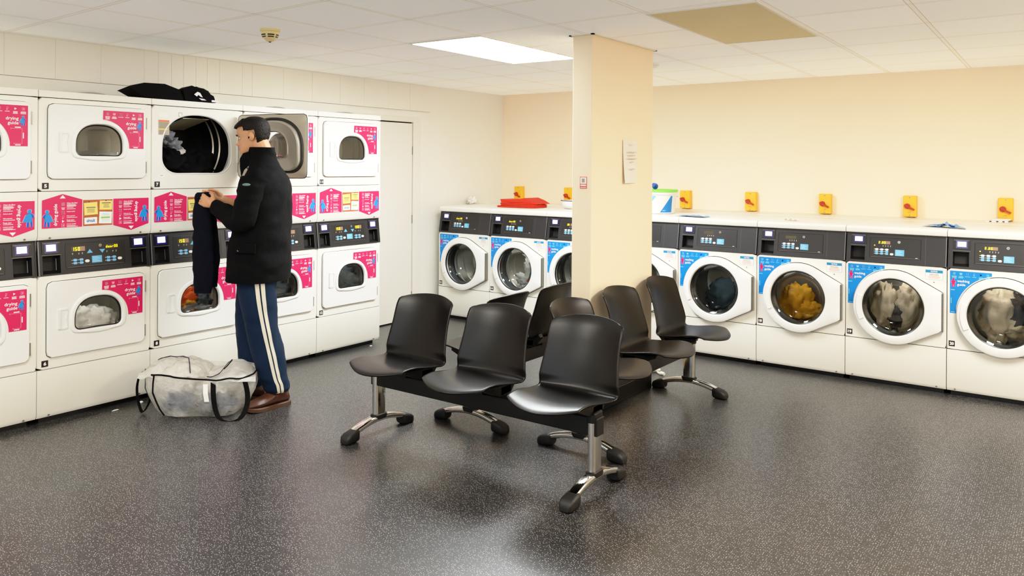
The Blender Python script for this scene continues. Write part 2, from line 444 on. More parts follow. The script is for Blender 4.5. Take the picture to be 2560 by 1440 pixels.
def blob(mb, c, r, m, seed=0, amp=0.35, freq=3.0, nu=40, nv=24, floor=None, M=None):
    rings = []
    for i in range(nv + 1):
        t = PI * (0.004 + 0.992 * i / nv) - PI / 2; ring = []
        for j in range(nu):
            a = 2 * PI * j / nu
            d = Vector((math.cos(t) * math.cos(a), math.cos(t) * math.sin(a), math.sin(t)))
            q = d * freq + Vector((seed * 3.1, seed * 1.7, seed))
            k = 1 + amp * (noise.noise(q) + 0.5 * noise.noise(q * 2.3) - 0.6 * abs(noise.noise(q * 1.6 + Vector((5, 2, 1)))))
            p = [c[0] + d.x * r[0] * k, c[1] + d.y * r[1] * k, c[2] + d.z * r[2] * k]
            if floor is not None: p[2] = max(p[2], floor)
            ring.append(tuple(p))
        rings.append(ring)
    mb.loft(rings, m, True, True, True, M=M)

# ------------------------------------------------------------------ room
X0, Y1, ZC = -0.5086, 5.155, 2.3188
XR, YN = 6.4, -4.2
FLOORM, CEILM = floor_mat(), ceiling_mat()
structure('floor', lambda b: b.box(X0 - 0.1, XR + 0.1, YN - 0.1, Y1 + 0.1, -0.08, 0, FLOORM))
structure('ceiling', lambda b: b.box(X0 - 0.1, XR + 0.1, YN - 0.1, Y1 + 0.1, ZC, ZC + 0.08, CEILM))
def f_left(b):
    b.box(X0 - 0.1, X0, YN, Y1, 0, ZC, OFFW)
structure('wall_left', f_left)
structure('wall_back', lambda b: b.box(X0 - 0.1, XR + 0.1, Y1, Y1 + 0.1, 0, ZC, CREAM))
structure('wall_right', lambda b: b.box(XR, XR + 0.1, YN, Y1, 0, ZC, CREAM))
structure('wall_front', lambda b: (b.box(X0 - 0.1, XR + 0.1, YN - 0.1, YN, 0, 0.5, OFFW), b.box(X0 - 0.1, XR + 0.1, YN - 0.1, YN, 2.2, ZC, OFFW), b.box(X0 - 0.1, 0.2, YN - 0.1, YN, 0.5, 2.2, OFFW), b.box(5.8, XR + 0.1, YN - 0.1, YN, 0.5, 2.2, OFFW)))
def f_boards(b):      # tongue-and-groove boarding above the dryers and its ledge
    ys = [-1.6, -1.3, -1.0, -0.65, -0.3, 0.015, 0.314, 0.606, 0.909, 1.013, 1.114, 1.209, 1.309, 1.402, 1.508, 1.71, 1.802, 2.105, 2.406, 2.72, 3.009, 3.317, 3.619, 3.92]
    for a, c in zip(ys, ys[1:]):
        b.box(X0, X0 + 0.012, a + 0.0015, c - 0.0015, 2.054, ZC - 0.008, OFFW2)
    b.box(X0, X0 + 0.009, ys[0], ys[-1], 2.054, ZC - 0.006, OFFW2)
    b.box(X0, X0 + 0.02, ys[0], 2.75, 1.955, 2.05, OFFW)
structure('trim_1', f_boards, bevel=0.0015, seg=1)
structure('pillar', lambda b: b.box(2.318, 2.455, 2.078, 2.909, 0, ZC, PILC), bevel=0.004)
structure('baseboard_pillar', lambda b: (b.box(2.312, 2.4575, 2.072, 2.912, 0, 0.1, BASEB), b.box(2.309, 2.4580, 2.069, 2.914, 0, 0.012, BASEB)), bevel=0.004)
def f_pilcap(b):
    b.box(2.300, 2.318, 2.058, 2.93, ZC - 0.006, ZC, LAMPF); b.box(2.455, 2.473, 2.058, 2.93, ZC - 0.006, ZC, LAMPF)
    b.box(2.300, 2.473, 2.058, 2.078, ZC - 0.006, ZC, LAMPF); b.box(2.300, 2.473, 2.909, 2.93, ZC - 0.006, ZC, LAMPF)
structure('trim_2', f_pilcap)
structure('baseboard_left', lambda b: b.box(X0, X0 + 0.006, YN, Y1, 0, 0.016, BASEB))
# flush store door in the white wall, beside the last dryer
d1 = structure('door_1', lambda b: b.box(X0, X0 + 0.022, 2.86, 3.640, 0.012, 1.926, DOORW), bevel=0.002)
fr = part('door_frame', None, lambda b: (b.box(X0, X0 + 0.030, 3.648, 3.757, 0.0, 1.988, DOORW), b.box(X0, X0 + 0.030, 2.75, 2.852, 0.0, 1.988, DOORW), b.box(X0, X0 + 0.030, 2.852, 3.648, 1.938, 1.988, DOORW),
      b.box(X0, X0 + 0.004, 2.85, 3.65, 0, 1.94, SHADOWGAP)), d1, bevel=0.003)
hg = part('hinge', None, lambda b: [b.cyl((X0 + 0.024, 3.643, z), (X0 + 0.024, 3.643, z + 0.08), 0.005, 0.005, SCREW, 8) for z in (0.2, 0.95, 1.62)], d1)
# boxed-in white shelf between the washers and the cream wall
structure('trim_3', lambda b: b.box(X0, XR, 4.745, Y1, 0.0, 1.112, WHITE), bevel=0.004)

# ------------------------------------------------------------------ shared machine shapes (local: x right, y into machine, z up)
WD = 0.683
OPEN_C = (0.330, 1.62)
def opening_shape():
    pts = []
    for i in range(49):                     # domed top
        a = PI * i / 48
        ca, sa = math.cos(a), math.sin(a)
        pts.append((0.330 + 0.257 * math.copysign(abs(ca) ** 0.86, ca), 1.615 + 0.229 * abs(sa) ** 0.86))
    for cx, cz, a0 in ((0.073 + 0.105, 1.552, PI), (0.587 - 0.105, 1.552, 1.5 * PI)):
        pts += [(cx + 0.105 * math.cos(a0 + PI / 2 * i / 8), cz + 0.100 * math.sin(a0 + PI / 2 * i / 8)) for i in range(9)]
    return pts
WIN_C = (0.345, 1.63)
def window_shape():
    pts = []
    for i in range(41):
        a = PI * i / 40; ca, sa = math.cos(a), math.sin(a)
        pts.append((0.345 + 0.141 * math.copysign(abs(ca) ** 0.80, ca), 1.622 + 0.127 * abs(sa) ** 0.86))
    for cx, a0 in ((0.204 + 0.034, PI), (0.486 - 0.034, 1.5 * PI)):
        pts += [(cx + 0.034 * math.cos(a0 + PI / 2 * i / 6), 1.592 + 0.034 * math.sin(a0 + PI / 2 * i / 6)) for i in range(7)]
    return pts
OPENR = resample(opening_shape(), OPEN_C)
WINR = resample(window_shape(), WIN_C)
def shift(pts, dz): return [(x, z + dz) for x, z in pts]
LOW = -1.04      # the lower dryer of a stack

def figure(mb, cx, z0, h, m, m2, y, flip=1, cape=True, ed=None):
    """pictogram of a standing person, feet at z0"""
    def P(pts): return [(cx + flip * a * h, z0 + b * h) for a, b in pts]
    head = [(0.0 + 0.105 * math.cos(t), 0.875 + 0.115 * math.sin(t)) for t in [2 * PI * i / 18 for i in range(18)]]
    legs = [(-0.13, 0.42), (-0.15, 0.03), (-0.12, 0.0), (-0.04, 0.0), (-0.02, 0.03), (0.0, 0.30), (0.03, 0.30), (0.06, 0.03), (0.08, 0.0), (0.16, 0.0), (0.17, 0.03), (0.14, 0.42)]
    body = [(-0.15, 0.40), (-0.13, 0.62), (-0.15, 0.70), (-0.08, 0.755), (0.08, 0.755), (0.17, 0.72), (0.25, 0.60), (0.23, 0.55), (0.15, 0.50), (0.13, 0.60), (0.14, 0.40)]
    if not cape:
        body = [(-0.15, 0.40), (-0.14, 0.60), (-0.2, 0.42), (-0.25, 0.45), (-0.19, 0.70), (-0.1, 0.755), (0.1, 0.755), (0.19, 0.70), (0.25, 0.45), (0.2, 0.42), (0.14, 0.60), (0.15, 0.40)]
    cp = [(-0.10, 0.75), (-0.22, 0.62), (-0.36, 0.26), (-0.22, 0.29), (-0.12, 0.25), (0.0, 0.30), (0.1, 0.28), (0.13, 0.5), (0.08, 0.75)]
    def S(pts, yy, mm):
        q = P(pts)
        mb.poly(q if flip > 0 else q[::-1], mm, yy)
    if ed:
        for dx in (-0.02, 0.02):
            for shp in ((head, body, cp, legs) if cape else (head, body, legs)):
                S([(a + dx, b + 0.012) for a, b in shp], y, ed)
    y2 = y - 0.0004
    S(legs, y2, m2); S(body, y2, m2); S(head, y2, m)
    if cape: S(cp, y2 - 0.0004, m)

def icon(mb, k, cx, cz, s, m, y):
    def fr(x0, x1, z0, z1, t):
        mb.rect(x0, x1, z1 - t, z1, m, y); mb.rect(x0, x1, z0, z0 + t, m, y); mb.rect(x0, x0 + t, z0, z1, m, y); mb.rect(x1 - t, x1, z0, z1, m, y)
    t = s * 0.12
    if k == 0:
        fr(cx - s / 2, cx + s / 2, cz - s / 2, cz + s / 2, t)
        for i in range(1, 5): mb.rect(cx - s / 2, cx + s / 2, cz - s / 2 + i * s / 5 - t / 3, cz - s / 2 + i * s / 5 + t / 3, m, y)
        for i in range(1, 5): mb.rect(cx - s / 2 + i * s / 5 - t / 3, cx - s / 2 + i * s / 5 + t / 3, cz - s / 2, cz + s / 2, m, y)
    elif k == 1:
        mb.poly([(cx - s * .35, cz - s * .4), (cx + s * .35, cz - s * .4), (cx + s * .5, cz + s * .2), (cx - s * .5, cz + s * .2)], m, y)
        mb.rect(cx - s * .55, cx + s * .55, cz + s * .25, cz + s * .38, m, y)
    elif k == 2:
        for dx in (-.28, .28):
            for dz in (-.28, .28):
                fr(cx + dx * s - s * .2, cx + dx * s + s * .2, cz + dz * s - s * .2, cz + dz * s + s * .2, t)
    elif k == 3:
        fr(cx - s * .25, cx + s * .3, cz - s * .1, cz + s * .5, t * .7); mb.rect(cx - s * .3, cx + s * .1, cz - s * .5, cz - s * .2, m, y)
    elif k == 4:
        mb.poly([(cx - s * .3, cz - s * .4), (cx + s * .42, cz), (cx - s * .3, cz + s * .4)], m, y)
    else:
        fr(cx - s * .45, cx + s * .45, cz - s * .5, cz + s * .5, t * .8)
        mb.poly(circ(cx + s * .05, cz, s * .22, 14), m, y)

def guide_top(mb, x0, x1, z, pale, lines, y):
    """row of six step icons with captions under them"""
    n = 6
    for k in range(n):
        cx = x0 + (k + 0.5) * (x1 - x0) / n
        icon(mb, k, cx, z, 0.017, lines if k == 4 else pale, y)
        bars(mb, cx, z - 0.0165, 0.031, (4, 3, 1, 1, 3, 3)[k], 0.0052, 0.0030, lines, y, seed=k)

def drying_sticker(b):      # pink guide on an upper dryer door; lower doors hang 1.04 m below
    y = -0.0185
    arc = [(0.357 + 0.1705 * math.cos(t), 1.6115 + 0.1705 * math.sin(t)) for t in [PI / 2 * 0.98 * (1 - i / 20) for i in range(21)]]
    b.poly(arc + [(0.5275, 1.608), (0.620, 1.608), (0.620, 1.838), (0.364, 1.838)], PINK, y)
    y -= 0.0005
    guide_top(b, 0.369, 0.616, 1.818, PALEP, STW, y)
    put_text(b, 'drying', 0.538, 1.761, 0.066, STW, y, 0.024, bold=0.016)
    put_text(b, 'guide', 0.543, 1.736, 0.056, STW, y, 0.024, bold=0.016)
    figure(b, 0.594, 1.722, 0.058, FIGB, FIGB2, y, 1, ed=PALEP)
    for x0, x1, z0, z1 in ((0.532, 0.590, 1.7065, 1.708), (0.589, 0.5905, 1.622, 1.708), (0.548, 0.590, 1.622, 1.6235), (0.552, 0.582, 1.7115, 1.717), (0.554, 0.582, 1.6125, 1.618), (0.5935, 0.599, 1.652, 1.684), (0.5475, 0.550, 1.619, 1.6265), (0.531, 0.5335, 1.7035, 1.7115)):
        b.rect(x0, x1, z0, z1, PALEP if x1 - x0 < 0.004 or z1 - z0 < 0.004 else STW, y)

STEPS = ['Clean the filter', 'Load dryer', 'Select cycle', 'Make payment', 'Press start', 'Unload quickly']
def mid_sticker(b, left):
    y = -0.0022
    if left:
        b.poly([(0.0215, 1.134), (0.2495, 1.134), (0.2495, 1.297), (0.136, 1.332), (0.0215, 1.297)], PINK, y)
        b.poly([(0.119, 1.306), (0.153, 1.306), (0.136, 1.326)], STW, y - 0.0005)
        figure(b, 0.050, 1.141, 0.100, FIGB, FIGB2, y - 0.0005, -1, ed=PALEP)
        put_text(b, 'drying guide', 0.0985, 1.210, 0.128, STW, y - 0.0005, 0.026, rot=PI / 2, bold=0.016)
        tx, ix = 0.160, 0.139
    else:
        b.poly([(0.4365, 1.133), (0.551, 1.096), (0.6655, 1.133), (0.6655, 1.296), (0.4365, 1.296)], PINK, y)
        b.poly([(0.551, 1.102), (0.568, 1.122), (0.534, 1.122)], STW, y - 0.0005)
        figure(b, 0.638, 1.146, 0.104, FIGB, FIGB2, y - 0.0005, 1, ed=PALEP)
        put_text(b, 'drying guide', 0.583, 1.212, 0.128, STW, y - 0.0005, 0.026, rot=-PI / 2, bold=0.016)
        tx, ix = 0.502, 0.481
    zz = [1.272, 1.246, 1.221, 1.195, 1.171, 1.147]
    for k, z in enumerate(zz):
        icon(b, k, ix, z, 0.020, STW if k == 4 else PALEP, y - 0.0005)
        vs, fs, a0, a1, b0, b1 = text_geo(STEPS[k], 0.03)
        w = 0.0042 * len(STEPS[k]) * 0.92
        put_text(b, STEPS[k], tx + w / 2, z + 0.006, w, STW, y - 0.0005, 0.0075, bold=0.03)
        bars(b, 0, z - 0.003, 0.064, (3, 1, 0, 1, 1, 2)[k], 0.0052, 0.0027, STW, y - 0.0005, seed=k + 3, left=tx)

def notice_board(b):
    y = -0.0022
    b.rect(0.2495, 0.4365, 1.1315, 1.296, STW, y + 0.0004)
    b.rect(0.2535, 0.4325, 1.135, 1.293, CORK, y)
    def note(cx, cz, w, h, rot, m):
        c, s = math.cos(rot), math.sin(rot)
        b.poly([(cx + a * w / 2 * c - d * h / 2 * s, cz + a * w / 2 * s + d * h / 2 * c) for a, d in ((-1, -1), (1, -1), (1, 1), (-1, 1))], m, y - 0.0006)
    note(0.300, 1.240, 0.080, 0.075, 0.06, NOTEY); note(0.391, 1.258, 0.077, 0.056, -0.03, NOTEY)
    note(0.300, 1.167, 0.076, 0.040, 0.03, NOTEW); note(0.389, 1.182, 0.078, 0.072, -0.05, NOTEW)
    yy = y - 0.0012
    bars(b, 0.300, 1.247, 0.056, 1, 0.01, 0.006, INK, yy, 2); bars(b, 0.300, 1.236, 0.050, 3, 0.008, 0.003, INK, yy, 5)
    bars(b, 0.393, 1.272, 0.056, 1, 0.01, 0.006, INK, yy, 2); bars(b, 0.393, 1.262, 0.044, 3, 0.008, 0.003, INK, yy, 7)
    put_text(b, 'circuit', 0.300, 1.168, 0.050, INKB, yy, 0.019, bold=0.03)
    b.rect(0.361, 0.416, 1.178, 1.188, NOTEG, yy); bars(b, 0.389, 1.206, 0.05, 2, 0.008, 0.003, LBLB2, yy, 1); bars(b, 0.389, 1.170, 0.05, 2, 0.009, 0.003, LBLB2, yy, 2)
    for cx, cz in ((0.288, 1.281), (0.391, 1.286)): b.poly(circ(cx, cz, 0.0035, 10), BLACK, yy)

def number_plate(n, x, z, s=0.036):
    def f(b):
        b.box(x - s / 2, x + s / 2, -0.0025, 0.0, z - s / 2, z + s / 2, PLATE)
        t = str(n)
        put_text(b, t, x, z, 0.016 if len(t) == 1 else 0.025, STW, -0.0032, 0.021, bold=0.05)
    return f

# control panels: tilted face, built in its own plane (z measured up the face)
PZ0, PZ1 = 0.860, 1.060
def face_M(yb, yt, z0, z1):
    """maps the flat sheet (x, y, z) with z in [z0,z1] onto the leaning face"""
    k = (yt - yb) / (z1 - z0)
    return Matrix(((1, 0, 0, 0), (0, 1, k, yb - k * z0), (0, 0, 1, 0), (0, 0, 0, 1)))

def recess(b, x0, x1, z0, z1, d, m, M, lip=0.003):
    """dark box sunk into the face, drawn as its five inner sides"""
    vs = [(x0, -0.001, z0), (x1, -0.001, z0), (x1, -0.001, z1), (x0, -0.001, z1), (x0 + 0.004, d, z0 + 0.012), (x1 - 0.004, d, z0 + 0.012), (x1 - 0.004, d, z1 - 0.003), (x0 + 0.004, d, z1 - 0.003)]
    b.add(vs, [(0, 1, 5, 4), (1, 2, 6, 5), (2, 3, 7, 6), (3, 0, 4, 7), (4, 5, 6, 7)], m, False, M)

def panel_shell(b, x0, x1, holes, yb, yt, z0, z1, M, m):
    """front sheet with rectangular holes plus returns to the cabinet"""
    xs = sorted({x0, x1} | {h[0] for h in holes} | {h[1] for h in holes}); zs = sorted({z0, z1} | {h[2] for h in holes} | {h[3] for h in holes})
    for a, c in zip(xs, xs[1:]):
        for d, e in zip(zs, zs[1:]):
            mx, mz = (a + c) / 2, (d + e) / 2
            if any(h[0] < mx < h[1] and h[2] < mz < h[3] for h in holes): continue
            b.rect(a, c, d, e, m, 0.0, M)
    D = 0.12
    def P(x, z): return tuple(M @ Vector((x, 0, z)))
    vs = [P(x0, z0), P(x1, z0), P(x1, z1), P(x0, z1), (x0, D, z0), (x1, D, z0), (x1, D, z1), (x0, D, z1)]
    b.add(vs, [(1, 0, 4, 5), (2, 1, 5, 6), (3, 2, 6, 7), (0, 3, 7, 4)], m)

def card_reader(x0, x1, z0, z1, sx0, sx1, sz0, sz1, M):
    def f(b):
        b.box(x0, x1, -0.004, 0.02, z0, z1, BLACK, M)
        b.rect(x0 + 0.004, x1 - 0.004, z1 - 0.009, z1 - 0.006, EDGE, -0.0044, M)
        b.rect(sx0 - 0.009, sx1 + 0.009, sz0 - 0.010, sz1 + 0.008, SCREENB, -0.0045, M)
        b.rect(sx0, sx1, sz0, sz1, SCREEN, -0.0050, M)
        b.rect(x0 - 0.002, x1 + 0.002, z0 - 0.008, z0 - 0.0055, EDGE, -0.002, M)
    return f

def seven_seg(b, s, x, z, h, m, y, M):
    """segment digits, left edge at x"""
    segs = {'0': 'abcdef', '1': 'bc', '2': 'abged', '5': 'afgcd', '8': 'abcdefg', 'd': 'bcdeg', 'o': 'cdeg', 'r': 'eg', '-': 'g', '3': 'abgcd', '.': '.'}
    w = h * 0.55; t = h * 0.16
    for ch in s:
        for c in segs.get(ch, ''):
            r = {'a': (0, w, h - t, h), 'g': (0, w, h / 2 - t / 2, h / 2 + t / 2), 'd': (0, w, 0, t), 'f': (0, t, h / 2, h), 'b': (w - t, w, h / 2, h), 'e': (0, t, 0, h / 2), 'c': (w - t, w, 0, h / 2), '.': (w * .4, w * .4 + t * 1.2, 0, t * 1.2)}[c]
            b.rect(x + r[0], x + r[1], z + r[2], z + r[3], m, y, M)
        x += w * (0.9 if ch == '.' else 1.45)

def pill(b, cx, cz, w, h, m, M, y=-0.004):
    pts = [(cx - w / 2 + h / 2 + h / 2 * math.cos(PI / 2 + PI * i / 6), cz + h / 2 * math.sin(PI / 2 + PI * i / 6)) for i in range(7)]
    pts += [(cx + w / 2 - h / 2 + h / 2 * math.cos(-PI / 2 + PI * i / 6), cz + h / 2 * math.sin(-PI / 2 + PI * i / 6)) for i in range(7)]
    b.loft([at_y(pts, 0.0), at_y(pts, y)], m, False, False, True, M=M)

def lit_display(x0, x1, z0, z1, s, M, split=0.5, right=False, dark=False):
    def f(b):
        b.rect(x0, x1, z0, z1, DIMD if dark else DIM, -0.0016, M)
        h = (z1 - z0) * 0.78; zb = z0 + (z1 - z0) * 0.11
        if s:
            h = min(h, (x1 - x0 - 0.002) / (0.55 * 1.45 * len(s))); zb = (z0 + z1 - h) / 2
            w = h * 0.55 * 1.45 * len(s)
            xb = x0 + 0.003 if not right else x1 - w
            if not dark: b.rect(x0, x0 + (x1 - x0) * split, z0, z1, DIMD, -0.0019, M)
            seven_seg(b, s, xb, zb, h, YEL, -0.0024, M)
    return f

# ------------------------------------------------------------------ stacked dryers
def f_cabinet_dryer(b):
    g = 0.002; x0, x1 = g, WD - g
    for dz, z0, z1 in ((0, 1.3505, 1.8925), (LOW, 0.3165, 0.858)):
        o = shift(OPENR, dz); c = (OPEN_C[0], OPEN_C[1] + dz)
        outer = rect_ring(x0, x1, z0, z1, c); oi = inset(outer, c, 0.002)
        # rounded front edge, hole lip turned inwards
        b.loft([at_y(outer, 0.03), at_y(outer, 0.003), at_y(oi, 0.0), at_y(inset(o, c, -0.004), 0.0), at_y(o, 0.004), at_y(o, 0.03)], WHITE, True)
    # mid panel above the charcoal controls, chamfered at the bottom
    for z0, z1, ch in ((1.0665, 1.3475, 0.022), (0.036, 0.3135, 0.022)):
        b.add([(x0, 0.0, z0 + ch), (x1, 0.0, z0 + ch), (x1, 0.0, z1), (x0, 0.0, z1), (x0, 0.012, z0), (x1, 0.012, z0), (x0, 0.03, z1), (x1, 0.03, z1), (x0, 0.03, z0), (x1, 0.03, z0)],
              [(0, 1, 2, 3), (4, 5, 1, 0), (3, 2, 7, 6), (8, 9, 5, 4), (0, 3, 6, 8, 4), (1, 5, 9, 7, 2)], WHITE)
    b.box(x0, x1, 0.0, 0.5, 1.8965, 1.935, WHITE)                          # top lip and lid
    b.box(x0, x1, 0.5, 0.504, 0.036, 1.9, WHITE)
    b.box(x0 + 0.001, x0 + 0.004, 0.028, 0.5, 0.036, 1.9, WHITE); b.box(x1 - 0.004, x1 - 0.001, 0.028, 0.5, 0.036, 1.9, WHITE)
    for z in (1.349, 1.8945, 0.315, 1.0635): b.box(x0 + 0.004, x1 - 0.004, 0.012, 0.05, z - 0.0035, z + 0.0035, SHADOWGAP)
    b.box(x0 + 0.03, x1 - 0.03, 0.05, 0.48, 0.0, 0.037, BLACK)             # set-back plinth
    for z in (1.078, 0.048):
        for x in (0.068, 0.615): b.cyl((x, 0.008, z), (x, -0.001, z - 0.001), 0.006, 0.005, SCREW, 10)

def f_drum_dryer(m):
    def f(b):
        c = (0.332, 1.635); n = 64
        R = lambda r, y: [(c[0] + r * math.cos(2 * PI * i / n), y, c[1] + r * math.sin(2 * PI * i / n)) for i in range(n)]
        b.loft([R(0.30, 0.03), R(0.315, 0.045), R(0.315, 0.44), R(0.20, 0.45)], m, True, False, True)
        for k in range(3):                                             # lifters
            a = 2 * PI * k / 3 + 1.15
            M = Matrix.Translation((c[0], 0, c[1])) @ Matrix.Rotation(-a, 4, 'Y')
            b.loft([[(0.314, y, -0.035), (0.262, y, -0.008), (0.262, y, 0.008), (0.314, y, 0.035)] for y in (0.06, 0.43)], m, False, True, True, M=M)
        for r in (0.312, ):
            for y in (0.10, 0.22, 0.30): b.loft([R(r + 0.004, y - 0.006), R(r - 0.006, y), R(r + 0.004, y + 0.006)], STEEL, True)
    return f

def f_door_slab(b):
    o = resample(rrect_pts(0.050, 0.638, 1.421, 1.861, 0.030), WIN_C); h = inset(WINR, WIN_C, -0.012)
    b.loft([at_y(inset(o, WIN_C, -0.0035), -0.0005), at_y(inset(o, WIN_C, 0.0), -0.0006)], SHADOWGAP, False)
    b.loft([at_y(o, 0.0), at_y(o, -0.013), at_y(inset(o, WIN_C, 0.003), -0.016), at_y(inset(WINR, WIN_C, -0.030), -0.016), at_y(inset(WINR, WIN_C, -0.026), -0.022), at_y(inset(WINR, WIN_C, -0.018), -0.025),
            at_y(inset(WINR, WIN_C, -0.006), -0.023), at_y(WINR, -0.014), at_y(inset(WINR, WIN_C, 0.001), 0.004)], WHITE2, True)
def f_door_back(b):
    o = resample(rrect_pts(0.052, 0.636, 1.423, 1.859, 0.030), WIN_C)
    op = inset(OPENR, OPEN_C, 0.022)
    op = resample(op, WIN_C)
    b.loft([at_y(o, 0.0005), at_y(inset(o, WIN_C, 0.004), 0.003), at_y(inset(op, WIN_C, -0.018), 0.003)], STEELW, True, flip=True)
    b.loft([at_y(inset(op, WIN_C, -0.019), 0.003), at_y(inset(op, WIN_C, -0.014), 0.013), at_y(inset(op, WIN_C, -0.004), 0.013), at_y(op, 0.004)], GASKET, True, flip=True)
    b.loft([at_y(op, 0.004), at_y(inset(op, WIN_C, 0.004), 0.030), at_y(inset(op, WIN_C, 0.014), 0.034), at_y(inset(op, WIN_C, 0.026), 0.030), at_y(inset(WINR, WIN_C, -0.03), 0.014), at_y(inset(WINR, WIN_C, -0.006), 0.010), at_y(WINR, 0.016), at_y(inset(WINR, WIN_C, 0.004), 0.010)], LINER, True, flip=True)
    for i in range(7):                                                  # lint vents
        for j in range(5):
            b.cyl((0.30 + i * 0.016 + (j % 2) * 0.008, 0.0305, 1.492 + j * 0.011), (0.30 + i * 0.016 + (j % 2) * 0.008, 0.034, 1.492 + j * 0.011), 0.0042, 0.0042, BLACK, 8)
    b.box(0.286, 0.418, 0.018, 0.0325, 1.484, 1.545, LINER)
def f_window(b):
    b.loft([at_y(inset(WINR, WIN_C, -0.002), -0.006), at_y(inset(WINR, WIN_C, 0.012), -0.008), at_y(inset(WINR, WIN_C, 0.03), -0.002)], TGLASS, True, False, True)
def f_window_seal(b):
    b.loft([at_y(inset(WINR, WIN_C, -0.001), -0.013), at_y(inset(WINR, WIN_C, 0.006), -0.011), at_y(inset(WINR, WIN_C, 0.009), -0.004), at_y(inset(WINR, WIN_C, 0.002), 0.002)], BLACK, True)
def f_door_handle(b):
    o = rrect_pts(0.106, 0.166, 1.574, 1.700, 0.006); c = (0.136, 1.637)
    o = resample(o, c, 40)
    b.loft([at_y(o, -0.0155), at_y(o, -0.0185), at_y(inset(o, c, 0.003), -0.0195), at_y(inset(o, c, 0.012), -0.0195), at_y(inset(o, c, 0.016), -0.010)], HANDLEW, True, False, True)
    b.box(0.108, 0.122, -0.024, -0.018, 1.582, 1.694, HANDLEW)
def f_hinge(b):
    for z in (1.455, 1.735):
        b.cyl((0.6415, -0.010, z), (0.6415, -0.010, z + 0.072), 0.0045, 0.0045, SCREW, 8); b.box(0.637, 0.656, -0.004, 0.0, z, z + 0.072, WHITE)

def low(name, fn):
    """the same part for the lower machine, one deck down"""
    def f(b):
        fn(b); b.v = [(x, y, z + LOW) for x, y, z in b.v]
    return f

def dryer_panel(root, k, d1, d2):
    yb, yt = -0.006, 0.018; M = face_M(yb, yt, PZ0, PZ1)
    hs = [(0.030, 0.128, 0.868, 0.972), (0.556, 0.654, 0.868, 0.972)]
    def shell(b):
        panel_shell(b, 0.004, WD - 0.004, hs, yb, yt, PZ0, PZ1, M, DARK)
        for x in (0.0045, WD - 0.012): b.box(x, x + 0.0075, -0.003, 0.004, PZ0, PZ1, EDGE if x < 0.1 else DARK, M)
    p = part('control_panel', 'dp', shell, root, bevel=0.0008, seg=1)
    def cups(h): return lambda b: (recess(b, *h, 0.055, PIT, M), b.add([(h[1] - 0.012, 0.035, h[2] + 0.014), (h[1] - 0.006, 0.035, h[2] + 0.014), (h[1] - 0.006, 0.035, h[3] - 0.02), (h[1] - 0.012, 0.035, h[3] - 0.02)], [(0, 1, 2, 3)], EDGE, False, M))
    part('coin_tray', 'dc0', cups(hs[0]), p); part('coin_tray', 'dc1', cups(hs[1]), p)
    part('card_reader', 'dr1', card_reader(0.027, 0.130, 0.983, 1.054, 0.050, 0.104, 0.999, 1.037, M), p)
    part('card_reader', 'dr2', card_reader(0.553, 0.656, 0.983, 1.054, 0.576, 0.630, 0.999, 1.037, M), p)
    def plate(b):
        o = resample(rrect_pts(0.156, 0.516, 0.888, 1.036, 0.004, 2), (0.336, 0.962), 48); c = (0.336, 0.962)
        b.loft([at_y(o, -0.0004), at_y(inset(o, c, 0.003), -0.0006)], SHADOWGAP, False, M=M)
        b.loft([at_y(inset(o, c, 0.003), -0.0006), at_y(inset(o, c, 0.008), -0.001)], EDGE if False else DARK, False, M=M)
        b.loft([at_y(inset(o, c, 0.008), -0.001), at_y(inset(o, c, 0.0085), -0.0012)], DARK2, False, False, True, M=M)
        b.rect(0.166, 0.506, 0.8945, 0.896, EDGE, -0.0016, M)
        for x in (0.300, 0.375):
            z = 0.982 if x < 0.33 else 0.979
            t = [(x - 0.018, z - 0.011), (x + 0.018, z - 0.011), (x, z + 0.013)] if x < 0.33 else [(x, z - 0.013), (x + 0.018, z + 0.010), (x - 0.018, z + 0.010)]
            b.poly(t, LBLB, -0.0018, M)
        for x in (0.195, 0.232, 0.252, 0.40, 0.437, 0.457): b.rect(x, x + 0.007, 0.974, 0.976, STW, -0.0016, M); b.rect(x + 0.001, x + 0.005, 0.968, 0.970, STW, -0.0016, M)
    part('control_plate', 'dpl', plate, p)
    part('display', ('dd', d1), lit_display(0.193, 0.272, 0.987, 1.014, d1, M), p)
    part('display', ('de', d2), lit_display(0.396, 0.474, 0.990, 1.017, d2, M, 1.0 if len(d2) > 3 else 0.5, right=len(d2) > 3, dark=len(d2) > 3), p)
    def keys(x0):
        def f(b):
            for i in range(2):
                for j in range(2):
                    pill(b, 0.211 + x0 + i * 0.036, 0.936 - j * 0.018, 0.024, 0.014, BTNB, M); b.poly(circ(0.194 + x0 + i * 0.036, 0.936 - j * 0.018, 0.0025, 8), STW, -0.0018, M)
            pill(b, 0.282 + x0, 0.925, 0.026, 0.016, BTNW, M)
        return f
    part('keypad', 'dk0', keys(0.0), p); part('keypad', 'dk1', keys(0.199), p)
    def lab(b):
        b.rect(0.310, 0.371, 0.911, 0.952, LBLB, -0.0018, M)
        for i in range(6): b.rect(0.315, 0.345 + 0.018 * ((i * 7) % 3) / 2, 0.945 - i * 0.0057, 0.9475 - i * 0.0057, LBLB2, -0.0024, M)
    part('instruction_label', 'dl', lab, p)
    part('key_lock', 'dkl', lambda b: (b.cyl(M @ Vector((0.362, 0, 1.013)), M @ Vector((0.362, -0.006, 1.013)), 0.0105, 0.0095, CHROME, 16), b.box(0.361, 0.363, -0.0066, -0.006, 1.008, 1.018, BLACK, M)), p)

